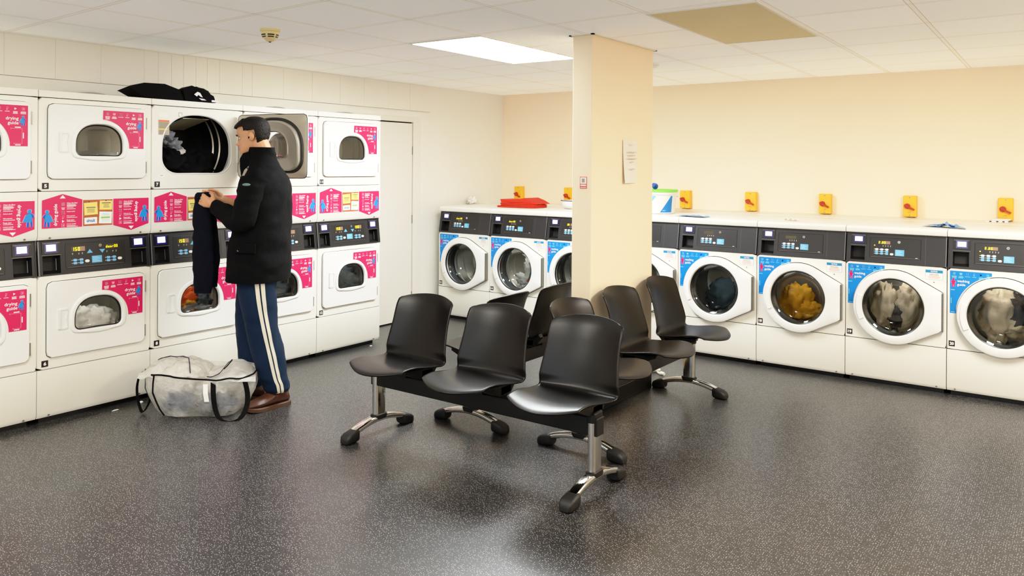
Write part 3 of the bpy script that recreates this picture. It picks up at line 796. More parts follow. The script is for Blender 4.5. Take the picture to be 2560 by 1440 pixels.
DRYERS = []
def dryer_stack(k, top, bot, label, d1, d2, is_open=False, left_shown=True):
    root = thing('stacked_tumble_dryer', label, 'tumble dryer', (0, k * WD, 0), PI / 2, 'stacked tumble dryers along the white wall')
    part('cabinet', 'dcab', f_cabinet_dryer, root)
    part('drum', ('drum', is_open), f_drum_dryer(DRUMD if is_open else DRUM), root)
    part('drum', 'druml', low('d', f_drum_dryer(DRUM)), root)
    part('guide_sticker', 'msl', lambda b: mid_sticker(b, True), root)
    part('guide_sticker', 'msr', lambda b: mid_sticker(b, False), root)
    part('notice_board_sticker', 'nb', notice_board, root)
    dryer_panel(root, k, d1, d2)
    part('number_plate', ('n', top), number_plate(top, 0.040, 1.381), root)
    part('number_plate', ('n', bot), number_plate(bot, 0.043, 0.350), root)
    # lower door
    def door(tf, key):
        d = part('door', ('slab', key), tf('slab', f_door_slab), root)
        part('window_seal', ('seal', key), tf('s', f_window_seal), d)
        part('door_glass', ('win', key), tf('w', f_window), d)
        part('door_handle', ('dh', key), tf('h', f_door_handle), d)
        part('guide_sticker', ('ds', key), tf('s', drying_sticker), d)
        return d
    door(low, 'low')
    part('hinge', 'hl', low('h', f_hinge), root)
    up = door(lambda n, f: f, 'up')
    part('hinge', 'hu', f_hinge, root)
    if is_open:
        part('door_liner', 'back', f_door_back, up)
        piv = Matrix.Translation((0.640, -0.012, 0)) @ Matrix.Rotation(math.radians(OPEN_DEG), 4, 'Z') @ Matrix.Translation((-0.640, 0.006, 0))
        up.matrix_local = piv
        def inner(b):                                             # what the open door reveals: rim, labels and lint screen
            o = inset(OPENR, OPEN_C, 0.0)
            b.loft([at_y(inset(o, OPEN_C, -0.010), -0.0006), at_y(inset(o, OPEN_C, -0.004), -0.004), at_y(inset(o, OPEN_C, 0.002), 0.0)], WHITE2, True)
        part('opening_rim', 'orim', inner, root)
        def wl(b):
            y = -0.0012
            b.rect(0.046, 0.122, 1.703, 1.800, WARNG, y); b.rect(0.046, 0.122, 1.789, 1.800, WARN, y - 0.0005); b.rect(0.046, 0.110, 1.736, 1.743, WARNY, y - 0.0005)
            for i in range(5): b.rect(0.052, 0.116, 1.780 - i * 0.0078, 1.7825 - i * 0.0078, INK, y - 0.0005)
            for i in range(4): b.rect(0.052, 0.090, 1.729 - i * 0.007, 1.7315 - i * 0.007, INK, y - 0.0005)
            b.rect(0.050, 0.110, 1.815, 1.850, NOTEW, y); b.rect(0.187, 0.213, 1.829, 1.855, INK, y); b.rect(0.1895, 0.2105, 1.8315, 1.8525, NOTEW, y - 0.0005)
            b.poly(circ(0.07, 1.438, 0.018, 20, rz=0.013), NOTEW, y)
            bars(b, 0.07, 1.438, 0.02, 1, 1, 0.003, INK, y - 0.0005)
        part('warning_label', 'warn', wl, root)
        def scr(b):
            b.add([(0.262, 0.07, 1.824), (0.462, 0.07, 1.826), (0.412, 0.30, 1.756), (0.222, 0.30, 1.752), (0.485, 0.075, 1.836), (0.455, 0.30, 1.79)], [(0, 3, 2, 1), (1, 2, 5, 4)], HEATSH)
            b.tube([(0.262, 0.07, 1.824), (0.462, 0.07, 1.826), (0.412, 0.30, 1.756), (0.222, 0.30, 1.752), (0.262, 0.07, 1.824)], 0.003, CHROME, 6)
        part('lint_screen', 'lint', scr, root)
    DRYERS.append(root)
    return root

OPEN_DEG = 104.0
dryer_stack(-1, 3, 4, 'stacked tumble dryer at the near end, cut off by the picture edge', '150', '150')
dryer_stack(0, 5, 6, 'stacked tumble dryer numbered 5 and 6, white bedding in its lower drum', '150', 'door00')
dryer_stack(1, 7, 8, 'stacked tumble dryer with its upper door open and orange washing in the lower drum', '150', 'oo0', True)
dryer_stack(2, 9, 10, 'stacked tumble dryer mostly hidden behind the standing man and the open door', '150', '-')
dryer_stack(3, 11, 12, 'stacked tumble dryer at the far end of the row, beside the white door', '150', '150')

def w2(k, x, y, z):      # dryer-local point to world
    return (-y, k * WD + x, z)

def laundry(name, label, cat, pieces, group=None, M=None):
    mb = MB()
    for c, r, m, sd, amp, fr_ in pieces: blob(mb, c, r, m, sd, amp, fr_, M=M)
    o = link(name, mb.mesh(name, 180)); return tag(o, label, cat, group)
MD = lambda k, dz=0: Matrix.Translation((0, k * WD, dz)) @ Matrix.Rotation(PI / 2, 4, 'Z')
LG = 'loads of washing inside the machines'
laundry('white_laundry', 'white bedding heaped behind the lower window of dryer 6', 'laundry',
        [((0.33, 0.20, 0.505), (0.235, 0.13, 0.115), LAUW, 3, 0.3, 2.2), ((0.38, 0.13, 0.515), (0.11, 0.08, 0.10), LAUW, 8, 0.35, 2.6), ((0.26, 0.14, 0.56), (0.11, 0.08, 0.09), LAUW, 5, 0.35, 2.4)], LG, MD(0))
laundry('mixed_laundry', 'orange, yellow and grey clothes behind the lower window of dryer 8', 'laundry',
        [((0.28, 0.14, 0.585), (0.13, 0.08, 0.10), LAUO, 4, 0.5, 2.6), ((0.32, 0.11, 0.545), (0.10, 0.06, 0.055), LAUY, 9, 0.5, 3.0), ((0.36, 0.10, 0.50), (0.15, 0.08, 0.075), LAUG, 12, 0.5, 3.2), ((0.25, 0.13, 0.49), (0.14, 0.09, 0.07), LAUG, 15, 0.5, 3.2), ((0.42, 0.13, 0.55), (0.09, 0.08, 0.07), LAUS, 6, 0.5, 3.0)], LG, MD(1))
laundry('dark_laundry', 'slate grey clothes behind the lower window of dryer 12', 'laundry',
        [((0.36, 0.16, 0.545), (0.18, 0.11, 0.13), LAUS, 4, 0.45, 2.6), ((0.27, 0.18, 0.50), (0.16, 0.1, 0.11), LAUS, 9, 0.45, 2.6)], LG, MD(3))
laundry('grey_laundry', 'grey washing behind the lower window of the dryer hidden by the man', 'laundry',
        [((0.33, 0.20, 0.50), (0.22, 0.12, 0.16), LAUS, 14, 0.35, 2.2)], LG, MD(2))
laundry('black_laundry', 'black clothes lying in the bottom of the open dryer drum', 'laundry',
        [((0.30, 0.18, 1.455), (0.24, 0.15, 0.13), BLKC, 3, 0.4, 2.2), ((0.42, 0.16, 1.49), (0.13, 0.1, 0.115), BLKC, 7, 0.35, 2.2), ((0.20, 0.14, 1.52), (0.11, 0.1, 0.10), BLKC, 11, 0.4, 2.4)], LG, MD(1))
laundry('grey_garment', 'crumpled grey garment tumbling at the back of the open dryer', 'laundry',
        [((0.20, 0.27, 1.700), (0.085, 0.09, 0.09), LAUG, 3, 0.6, 3.2), ((0.265, 0.24, 1.640), (0.07, 0.08, 0.07), LAUG, 8, 0.6, 3.2), ((0.31, 0.20, 1.590), (0.05, 0.03, 0.035), LAUW, 5, 0.5, 3.0)], LG, MD(1))

# ------------------------------------------------------------------ washing machines
WW = 0.6446
WX0, WY = -0.3884, 3.9319
DC = (0.317, 0.556)
def d_outline():
    R = 0.256; pts = []
    hx, zt, zb = 0.620, 0.682, 0.424
    def tang(hz, sgn):
        dx, dz = hx - DC[0], hz - DC[1]; d = math.hypot(dx, dz); base = math.atan2(dz, dx); off = math.acos(R / d)
        return base + sgn * off
    a0, a1 = tang(zt, 1), tang(zb, -1) + 2 * PI
    pts = [(DC[0] + R * math.cos(a0 + (a1 - a0) * i / 60), DC[1] + R * math.sin(a0 + (a1 - a0) * i / 60)) for i in range(61)]
    return resample(pts + [(hx, zb), (hx, zt)], DC)
DOUT = d_outline()
def cring(r, y, n=NS): return [(DC[0] + r * math.cos(2 * PI * i / n), y, DC[1] + r * math.sin(2 * PI * i / n)) for i in range(n)]

def f_cabinet_washer(b):
    x0, x1 = 0.0025, WW - 0.0025
    outer = rect_ring(x0, x1, 0.3125, 0.851, DC); oi = inset(outer, DC, 0.003)
    b.loft([at_y(outer, 0.03), at_y(outer, 0.003), at_y(oi, 0.0), cring(0.215, 0.0), cring(0.205, 0.02)], WHITE, True)
    ch, z0, z1 = 0.022, 0.034, 0.3085
    b.add([(x0, 0.0, z0 + ch), (x1, 0.0, z0 + ch), (x1, 0.0, z1), (x0, 0.0, z1), (x0, 0.012, z0), (x1, 0.012, z0), (x0, 0.03, z1), (x1, 0.03, z1), (x0, 0.03, z0), (x1, 0.03, z0)],
          [(0, 1, 2, 3), (4, 5, 1, 0), (3, 2, 7, 6), (8, 9, 5, 4), (0, 3, 6, 8, 4), (1, 5, 9, 7, 2)], WHITE)
    b.box(x0 + 0.004, x1 - 0.004, 0.012, 0.05, 0.306, 0.315, SHADOWGAP)
    b.box(0.30, 0.345, -0.0015, 0.01, 0.3055, 0.3105, SHADOWGAP)
    b.box(x0 + 0.001, x0 + 0.004, 0.028, 0.80, 0.034, 1.05, WHITE); b.box(x1 - 0.004, x1 - 0.001, 0.028, 0.80, 0.034, 1.05, WHITE)
    b.box(x0, x1, 0.80, 0.804, 0.034, 1.05, WHITE)
    b.box(0.02, WW - 0.02, 0.05, 0.78, 0.0, 0.036, BLACK)
    for x in (0.05, 0.585): b.cyl((x, 0.008, 0.047), (x, -0.001, 0.046), 0.006, 0.005, SCREW, 10)
    b.cyl((0.567, 0.001, 0.747), (0.567, -0.001, 0.747), 0.0045, 0.0045, SCREW, 10)
def f_lid(b):
    prof = [(0.024, 1.057), (0.010, 1.062), (0.005, 1.075), (0.006, 1.092), (0.016, 1.103), (0.035, 1.108), (0.80, 1.110), (0.80, 1.057)]
    b.loft([[(x, y, z) for y, z in prof] for x in (0.002, WW - 0.002)], WHITE, True, True, True)
def f_door_washer(b):
    o = DOUT
    b.loft([at_y(inset(o, DC, -0.003), 0.001), at_y(inset(o, DC, -0.003), -0.0005), at_y(inset(o, DC, 0.002), -0.0008)], SHADOWGAP, False)
    b.loft([at_y(inset(o, DC, 0.004), 0.0), at_y(o, -0.022), at_y(o, -0.036), at_y(inset(o, DC, 0.004), -0.043), at_y(inset(o, DC, 0.016), -0.0475)] + [cring(0.2135, -0.050), cring(0.203, -0.049), cring(0.197, -0.040), cring(0.195, -0.012), cring(0.20, 0.002)], WHITE2, True)
def f_wglass(b):
    b.loft([cring(0.1955, -0.034), cring(0.188, -0.036), cring(0.176, -0.030), cring(0.160, -0.012), cring(0.146, 0.03), cring(0.138, 0.075), cring(0.118, 0.095), cring(0.06, 0.10)], DGLASS, True, False, True, )
def f_wring(b):
    b.loft([cring(0.1970, -0.037), cring(0.1935, -0.0385), cring(0.190, -0.036), cring(0.189, -0.026)], DRUMD, True)
def f_wgasket(b):
    b.loft([cring(0.209, 0.0), cring(0.200, 0.01), cring(0.196, 0.03), cring(0.205, 0.05), cring(0.192, 0.07), cring(0.20, 0.10), cring(0.25, 0.105)], GASKET, True)
def f_wdrum(b):
    b.loft([cring(0.198, 0.104), cring(0.255, 0.112), cring(0.262, 0.13), cring(0.262, 0.48), cring(0.20, 0.50), cring(0.1, 0.49)], DRUM, True, False, True)
    for k in range(3):
        M = Matrix.Translation((DC[0], 0, DC[1])) @ Matrix.Rotation(-(2 * PI * k / 3 + 0.4), 4, 'Y')
        b.loft([[(0.262, y, -0.045), (0.195, y, -0.012), (0.19, y, 0.0), (0.195, y, 0.012), (0.262, y, 0.045)] for y in (0.13, 0.47)], DRUM, False, True, True, M=M)
    for y in (0.22, 0.33): b.loft([cring(0.264, y - 0.010), cring(0.256, y), cring(0.264, y + 0.010)], DRUM, True)
def f_whandle(b):
    n = 14; a0, a1 = math.radians(162), math.radians(206)
    A = [a0 + (a1 - a0) * i / n for i in range(n + 1)]
    P = lambda r, y: [(DC[0] + r * math.cos(a), y, DC[1] + r * math.sin(a)) for a in A]
    b.loft([P(0.236, -0.046), P(0.234, -0.055), P(0.203, -0.0555), P(0.199, -0.046)], WHITE2, True, False, False, closed=False)
    for i in (0, n):
        q = [P(0.236, -0.046)[i], P(0.234, -0.055)[i], P(0.203, -0.0555)[i], P(0.199, -0.046)[i]]; b.add(q, [(0, 1, 2, 3)], HANDLEW)
def f_whinge(b):
    b.box(0.6195, 0.6275, -0.040, -0.001, 0.424, 0.682, SCREW)
    for i in range(26): b.box(0.6190, 0.6290, -0.043, -0.039, 0.4265 + i * 0.0098, 0.4325 + i * 0.0098, EDGE)
def washing_sticker(b):
    y = -0.0010
    R = 0.2645
    a0 = math.acos((0.259 - DC[0]) / R); a1 = math.acos((0.054 - DC[0]) / R)
    arc = [(DC[0] + R * math.cos(a0 + (a1 - a0) * i / 24), DC[1] + R * math.sin(a0 + (a1 - a0) * i / 24)) for i in range(25)]
    zt, zb = 0.836, 0.553
    # arc runs from the inner end of the top band down to the foot of the side band
    b.poly([(0.018, zt), (0.018, zb), (arc[-1][0] + 0.001, zb)] + arc[::-1] + [(0.259, zt)], BLUE, y)
    y -= 0.0005
    guide_top(b, 0.024, 0.255, 0.818, PALEB, PALEB, y)
    icon(b, 4, 0.024 + 4.5 * 0.2310 / 6, 0.818, 0.017, STW, y)
    figure(b, 0.038, 0.728, 0.060, FIGP, FIGP, y, 1, cape=False, ed=PALEB)
    put_text(b, 'washing', 0.096, 0.768, 0.072, STW, y, 0.0215, bold=0.016)
    put_text(b, 'guide', 0.084, 0.744, 0.048, STW, y, 0.0215, bold=0.016)
    for x0, x1, z0, z1 in ((0.022, 0.046, 0.7065, 0.7115), (0.024, 0.050, 0.5585, 0.563), (0.0235, 0.0275, 0.618, 0.655)): b.rect(x0, x1, z0, z1, PALEB, y)
    for x0, x1, z0, z1 in ((0.031, 0.0322, 0.57, 0.70), (0.031, 0.085, 0.699, 0.7002)): b.rect(x0, x1, z0, z1, NBLUE, y)
def notice_sticker(b):
    y = -0.0012
    b.rect(0.515, 0.620, 0.765, 0.830, NBLUE, y); b.rect(0.5162, 0.6188, 0.7662, 0.811, NOTEW, y - 0.0005)
    put_text(b, 'NOTICE', 0.5675, 0.8205, 0.040, STW, y - 0.0005, 0.010, bold=0.03)
    bars(b, 0.5675, 0.804, 0.075, 3, 0.0055, 0.002, INK, y - 0.001, 4); bars(b, 0.5675, 0.786, 0.08, 3, 0.0058, 0.0022, INKR, y - 0.001, 6)

def washer_panel(root, disp, lit, warm):
    yb, yt = -0.004, 0.030; z0, z1 = 0.8535, 1.0555; M = face_M(yb, yt, z0, z1)
    hs = [(0.033, 0.127, 0.867, 0.962)]
    def shell(b):
        panel_shell(b, 0.0035, WW - 0.0035, hs, yb, yt, z0, z1, M, DARK)
        for x, m in ((0.0040, DARK), (WW - 0.010, EDGE)): b.box(x, x + 0.006, -0.002, 0.004, z0, z1, m, M)
        b.rect(0.5105, 0.5120, z0 + 0.006, z1 - 0.006, SHADOWGAP, -0.0006, M); b.rect(0.512, 0.5132, z0 + 0.006, z1 - 0.006, EDGE, -0.0006, M)
    p = part('control_panel', 'wp', shell, root, bevel=0.0008, seg=1)
    part('coin_tray', 'wc', lambda b: recess(b, *hs[0], 0.055, PIT, M), p)
    part('card_reader', 'wr', card_reader(0.033, 0.134, 0.978, 1.047, 0.059, 0.110, 0.997, 1.030, M), p)
    def plate(b):
        c = (0.321, 0.959); o = resample(rrect_pts(0.157, 0.486, 0.888, 1.030, 0.003, 2), c, 48)
        b.loft([at_y(o, -0.0004), at_y(inset(o, c, 0.004), -0.0006)], SHADOWGAP, False, M=M)
        b.loft([at_y(inset(o, c, 0.004), -0.0006), at_y(inset(o, c, 0.0045), -0.0012)], DARK2, False, False, True, M=M)
        b.rect(0.165, 0.480, 0.8935, 0.895, EDGE, -0.0016, M); b.rect(0.452, 0.466, 0.899, 0.902, STW, -0.0016, M)
        for x in (0.242, 0.258, 0.274, 0.290): b.rect(x, x + 0.006, 0.974, 0.976, STW, -0.0016, M); b.rect(x + 0.001, x + 0.005, 0.968, 0.970, STW, -0.0016, M)
        if lit: b.poly(circ(0.190, 0.974, 0.004, 10), YEL, -0.0018, M)
    part('control_plate', ('wpl', lit), plate, p)
    part('display', ('wd', disp), lit_display(0.213, 0.290, 0.985, 1.006, disp, M, 0.5 if len(disp) < 6 else 1.0, dark=not disp or len(disp) > 5), p)
    def keys(b):
        for i in range(3):
            for j in range(3): pill(b, 0.205 + i * 0.0325, 0.9475 - j * 0.0145, 0.022, 0.0125, BTNW if j == 0 else BTNB, M); b.poly(circ(0.1895 + i * 0.0325, 0.9475 - j * 0.0145, 0.0022, 8), STW if (i, j) != (0, 0) or not lit else YEL, -0.0018, M)
        pill(b, 0.302, 0.918, 0.023, 0.014, BTNW, M)
    part('keypad', ('wk', lit), keys, p)
    def lab(b):
        b.rect(0.323, 0.381, 0.909, 0.951, LBLB, -0.0018, M)
        for i in range(6): b.rect(0.328, 0.356 + 0.016 * ((i * 7) % 3) / 2, 0.944 - i * 0.0057, 0.9465 - i * 0.0057, LBLB2, -0.0024, M)
    part('instruction_label', 'wl', lab, p)
    part('key_lock', 'wkl', lambda b: (b.cyl(M @ Vector((0.347, 0, 1.003)), M @ Vector((0.347, -0.006, 1.003)), 0.0105, 0.0095, CHROME, 16), b.box(0.346, 0.348, -0.0066, -0.006, 0.998, 1.008, BLACK, M)), p)

def washer(i, disp, lit, label):
    root = thing('washing_machine', label, 'washing machine', (WX0 + i * WW, WY, 0), 0, 'front loading washing machines along the cream wall')
    part('cabinet', 'wcab', f_cabinet_washer, root)
    part('top_cover', 'wlid', f_lid, root)
    part('drum', 'wdrum', f_wdrum, root)
    part('door_gasket', 'wgask', f_wgasket, root)
    washer_panel(root, disp, lit, 0)
    d = part('door', 'wdoor', f_door_washer, root)
    part('door_glass', 'wglass', f_wglass, d)
    part('glass_rim', 'wring', f_wring, d)
    part('door_handle', 'whand', f_whandle, d)
    part('hinge', 'whinge', f_whinge, d)
    part('guide_sticker', 'wst', washing_sticker, root)
    part('notice_sticker', 'wnot', notice_sticker, root)
    part('number_plate', ('n2', 13 + i), number_plate(13 + i, 0.031, 0.350, 0.036), root)
    return root
washer(0, 'door00', False, 'empty washing machine with number plate 13, beside the white wall corner')
washer(1, 'door00', False, 'washing machine with number plate 14, white and teal washing showing in its door')
washer(2, '30', False, 'washing machine partly cut off by the near side of the cream pillar')
washer(3, '', False, 'washing machine almost wholly hidden behind the cream pillar and bench chairs')
washer(4, '', False, 'washing machine with dark wet drum, partly hidden behind the bench seat nearest the washers')
washer(5, '', False, 'washing machine with number plate 18 and mustard washing in its drum')
washer(6, '2.80', True, 'washing machine with number plate 19 and a pale beige load tumbling')
washer(7, '2.80', True, 'washing machine with number plate 20, cut off by the edge of the picture')
def MWs(i): return Matrix.Translation((WX0 + i * WW, WY, 0))
laundry('white_laundry', 'white, red and teal washing at the bottom of washing machine 14', 'laundry',
        [((0.42, 0.175, 0.54), (0.125, 0.055, 0.13), LAUW, 3, 0.5, 3.0), ((0.34, 0.175, 0.43), (0.13, 0.055, 0.075), LAUW, 6, 0.5, 3.2), ((0.452, 0.128, 0.462), (0.05, 0.022, 0.05), LAUT, 2, 0.3, 3), ((0.392, 0.116, 0.438), (0.035, 0.010, 0.020), LAUR, 2, 0.3, 3)], LG, MWs(1))
laundry('mustard_laundry', 'mustard yellow washing in the drum of washing machine 18', 'laundry',
        [((0.24, 0.22, 0.48), (0.13, 0.09, 0.15), LAUM, 3, 0.4, 2.4), ((0.33, 0.19, 0.42), (0.11, 0.08, 0.08), LAUM, 9, 0.4, 2.4)], LG, MWs(5))
laundry('beige_laundry', 'pale beige load spinning in washing machine 19', 'laundry',
        [((0.40, 0.24, 0.53), (0.12, 0.10, 0.19), LAUB, 3, 0.35, 2.2), ((0.22, 0.26, 0.52), (0.09, 0.10, 0.17), LAUB, 5, 0.35, 2.2), ((0.30, 0.24, 0.45), (0.06, 0.09, 0.1), LAUK, 5, 0.35, 2.2)], LG, MWs(6))
laundry('brown_laundry', 'pale and dark brown load spinning in washing machine 20', 'laundry',
        [((0.28, 0.24, 0.53), (0.12, 0.10, 0.19), LAUB, 13, 0.35, 2.2), ((0.42, 0.26, 0.56), (0.12, 0.10, 0.15), LAUK, 5, 0.35, 2.2), ((0.40, 0.24, 0.45), (0.1, 0.09, 0.07), LAUB, 6, 0.35, 2.2)], LG, MWs(7))
laundry('dark_laundry', 'dark slate washing in the drum of the machine beside the pillar', 'laundry',
        [((0.32, 0.30, 0.47), (0.20, 0.14, 0.14), LAUS, 3, 0.3, 2.0)], LG, MWs(4))

def lerp_secs(keys, n):
    """smoothly interpolated (z, cy, depth, width, cx) rows"""
    out = []
    for i in range(n + 1):
        t = i / n * (len(keys) - 1); k = min(int(t), len(keys) - 2); f = t - k
        p0, p1, p2, p3 = (keys[max(k - 1, 0)], keys[k], keys[k + 1], keys[min(k + 2, len(keys) - 1)])
        out.append([0.5 * (2 * b_ + (c_ - a_) * f + (2 * a_ - 5 * b_ + 4 * c_ - d_) * f * f + (3 * b_ - a_ - 3 * c_ + d_) * f ** 3) for a_, b_, c_, d_ in zip(p0, p1, p2, p3)])
    return out

# ------------------------------------------------------------------ bench seating (local: seats face -y, beam along x)
def seat_mesh(b):
    prof = [(-0.314, 0.435), (-0.294, 0.440), (-0.268, 0.443), (-0.23, 0.445), (-0.18, 0.444), (-0.12, 0.437), (-0.06, 0.429), (0.0, 0.423), (0.045, 0.422), (0.075, 0.427), (0.094, 0.440),
            (0.104, 0.458), (0.112, 0.485), (0.125, 0.53), (0.142, 0.58), (0.160, 0.63), (0.178, 0.68), (0.197, 0.725), (0.213, 0.752), (0.225, 0.768), (0.230, 0.774)]
    hw = [0.196, 0.197, 0.199, 0.201, 0.204, 0.207, 0.210, 0.214, 0.217, 0.219, 0.221, 0.222, 0.221, 0.216, 0.210, 0.206, 0.205, 0.205, 0.204, 0.203, 0.202]
    N = 40; rings = []; base = [(i, y, z, w) for i, ((y, z), w) in enumerate(zip(prof, hw))]
    for i, y, z, w in lerp_secs(base, 100):
        row = []
        for j in range(N + 1):
            s = -1 + 2 * j / N; yy, zz = y, z
            if i < 8:
                f = (1 - i / 8.0)
                yy += 0.082 * f * abs(s) ** 1.9
                zz += 0.010 * s * s * (0.6 + 0.4 * (i / 8.0)) - 0.014 * f ** 3 * (1 - s * s)
            else:
                g = min(1.0, (i - 7) / 5.0); t = max(0.0, (i - 12) / 8.0)
                yy -= (0.030 + 0.044 * max(0.0, (i - 10) / 10.0)) * g * s * s
                zz += 0.010 * s * s * (1 - g)
                zz -= t ** 1.3 * (0.020 * s * s + 0.014 * abs(s) ** 10)
            row.append((w * s, yy, zz))
        rings.append(row)
    b.loft(rings, SEAT, True, closed=False)
def bracket(b):
    b.box(-0.045, 0.045, -0.05, 0.06, 0.355, 0.372, BEAMM)
    for x in (-0.13, 0.13):
        b.loft([[(x - 0.018, -0.16, 0.412), (x + 0.018, -0.16, 0.412), (x + 0.018, -0.16, 0.428), (x - 0.018, -0.16, 0.428)], [(x - 0.018, -0.03, 0.358), (x + 0.018, -0.03, 0.358), (x + 0.018, -0.03, 0.420), (x - 0.018, -0.03, 0.420)],
                [(x - 0.018, 0.05, 0.358), (x + 0.018, 0.05, 0.358), (x + 0.018, 0.05, 0.416), (x - 0.018, 0.05, 0.416)], [(x - 0.018, 0.115, 0.43), (x + 0.018, 0.115, 0.43), (x + 0.018, 0.10, 0.452), (x - 0.018, 0.10, 0.452)]], BEAMM, False, True, True)
    b.loft([[(-0.148, 0.06, 0.37), (0.148, 0.06, 0.37), (0.148, 0.06, 0.41), (-0.148, 0.06, 0.41)], [(-0.148, -0.03, 0.362), (0.148, -0.03, 0.362), (0.148, -0.03, 0.41), (-0.148, -0.03, 0.41)]], BEAMM, False, True, True)
def column(b):
    o = rrect_pts(-0.020, 0.020, -0.042, 0.042, 0.018, 5)
    b.loft([[(x, y, z) for x, y in o] for z in (0.095, 0.352)], CHROME, True, True, True)
def collar(b):
    o = rrect_pts(-0.027, 0.027, -0.050, 0.050, 0.02, 5)
    b.loft([[(x, y, 0.082) for x, y in o], [(x * 1.03, y * 1.03, 0.093) for x, y in o], [(x, y, 0.106) for x, y in o], [(x * .85, y * .9, 0.110) for x, y in o]], BEAMM, True, True, True)
def col_cap(b):
    o = rrect_pts(-0.024, 0.024, -0.046, 0.046, 0.02, 5)
    b.loft([[(x, y, 0.335) for x, y in o], [(x, y, 0.375) for x, y in o], [(x * .7, y * .8, 0.384) for x, y in o]], BEAMM, True, True, True)
def foot_bar(b):
    rings = []
    for i in range(25):
        t = -1 + 2 * i / 24; y = 0.242 * t; z = 0.086 - 0.056 * abs(t) ** 1.9
        o = rrect_pts(-0.027, 0.027, -0.016, 0.016, 0.011, 4)
        rings.append([(x, y, z + q) for x, q in o])
    b.loft(rings, CHROME, True, True, True)
def foot_pad(sgn):
    def f(b):
        rings = []
        for y, w, z0, z1 in ((0.172, 0.030, 0.010, 0.066), (0.180, 0.036, 0.004, 0.068), (0.200, 0.037, 0.0, 0.064), (0.235, 0.037, 0.0, 0.054), (0.254, 0.033, 0.0, 0.042), (0.263, 0.024, 0.004, 0.028)):
            o = rrect_pts(-w, w, z0, z1, min(w, (z1 - z0) / 2) * 0.6, 4)
            rings.append([(x, sgn * y, z) for x, z in o])
        b.loft(rings, PADM, True, True, True)
    return f
def bench(label, x, y, rz, SP, off):
    root = thing('bench_seating', label, 'bench', (x, y, 0), rz, 'three-seat black beam benches')
    part('beam', 'bbeam', lambda b: b.box(-0.735, 0.735, -0.034, 0.034, 0.272, 0.358, BEAMM), root, bevel=0.006)
    for i in (-1, 0, 1):
        s = part('seat', 'bseat', seat_mesh, root, solid=0.008); s.location = (i * SP + off, 0, 0)
        part('bracket', 'bbr', bracket, s, bevel=0.004)
    for sx in (-0.703, 0.703):
        l = part('leg', 'bcol', column, root); l.location = (sx, 0, 0)
        part('foot_bar', 'bfoot', foot_bar, l)
        part('collar', 'bcollar', collar, l)
        part('cap', 'bcap', col_cap, l)
        part('foot_pad', 'bpadn', foot_pad(-1), l); part('foot_pad', 'bpadf', foot_pad(1), l)
    return root
bench('black three-seat beam bench nearest the camera, in front of the other two', 2.343, 1.112, 0, 0.530, 0.034)
bench('black three-seat beam bench facing the dryers, its seat backs turned to the pillar', 1.978, 2.225, -PI / 2, 0.545, 0.0)
bench('black three-seat beam bench facing the washers, standing against the long side of the pillar', 2.724, 2.228, PI / 2, 0.572, 0.010)

# ------------------------------------------------------------------ the standing man (local: +y is the way he faces, -x his left side)
PX, PY, PTH = 0.659, 1.049, math.radians(121.9)
man = thing('person', 'man in a black jacket and white-striped navy trousers emptying a dryer', 'person', (PX, PY, 0), PTH)

def head_ring(z, nf, grow=0.0):
    tab = [(0.000, .070, .030, .010), (.010, .088, .005, .028), (.028, .094, -.020, .043), (.050, .092, -.045, .054), (.070, .090, -.068, .061), (.090, .088, -.083, .067), (.115, .084, -.093, .071), (.140, .091, -.099, .075), (.165, .089, -.100, .076), (.190, .078, -.094, .071), (.212, .054, -.077, .057), (.228, .024, -.048, .034), (.235, .000, -.020, .006)]
    for (za, a, b2, w), (zb, c, d, w2_) in zip(tab, tab[1:]):
        if za <= z <= zb:
            t = (z - za) / (zb - za); t = t * t * (3 - 2 * t) if False else t
            yf, yb, hw = a + (c - a) * t, b2 + (d - b2) * t, w + (w2_ - w) * t; break
    yc, ry = (yf + yb) / 2, (yf - yb) / 2; out = []
    for j in range(nf):
        a = 2 * PI * j / nf; ca, sa = math.cos(a), math.sin(a)
        x = (hw + grow) * math.copysign(abs(ca) ** 0.92, ca); y = yc + (ry + grow) * math.copysign(abs(sa) ** 0.88, sa)
        if sa > 0:
            g = math.exp(-(x / 0.0125) ** 2) if grow == 0 else 0
            nz = max(0.0, 1 - abs(z - 0.081) / 0.017) * 0.027 + (max(0.0, (0.128 - z) / 0.045) * 0.019 if 0.083 < z < 0.128 else 0)
            y += g * nz
            if grow == 0:
                for ex in (-0.032, 0.032): y -= 0.009 * math.exp(-((x - ex) / 0.016) ** 2 - ((z - 0.115) / 0.011) ** 2)
                y += 0.004 * math.exp(-(x / 0.022) ** 2) * (math.exp(-((z - 0.054) / 0.005) ** 2) + math.exp(-((z - 0.044) / 0.005) ** 2)) - 0.004 * math.exp(-(x / 0.024) ** 2 - ((z - 0.049) / 0.003) ** 2)
        out.append((x, y, z))
    return out
HM = Matrix.Translation((0, 0.042, 1.580)) @ Matrix.Rotation(math.radians(-13), 4, 'X') @ Matrix.Rotation(math.radians(8), 4, 'Z')

def limb(b, pts, rs, m):
    pts = [Vector(p) for p in pts]
    for i, (p, r) in enumerate(zip(pts, rs)):
        b.sphere(p, r, m, 16, 10)
        if i: b.cyl(pts[i - 1], p, rs[i - 1], r, m, 16)

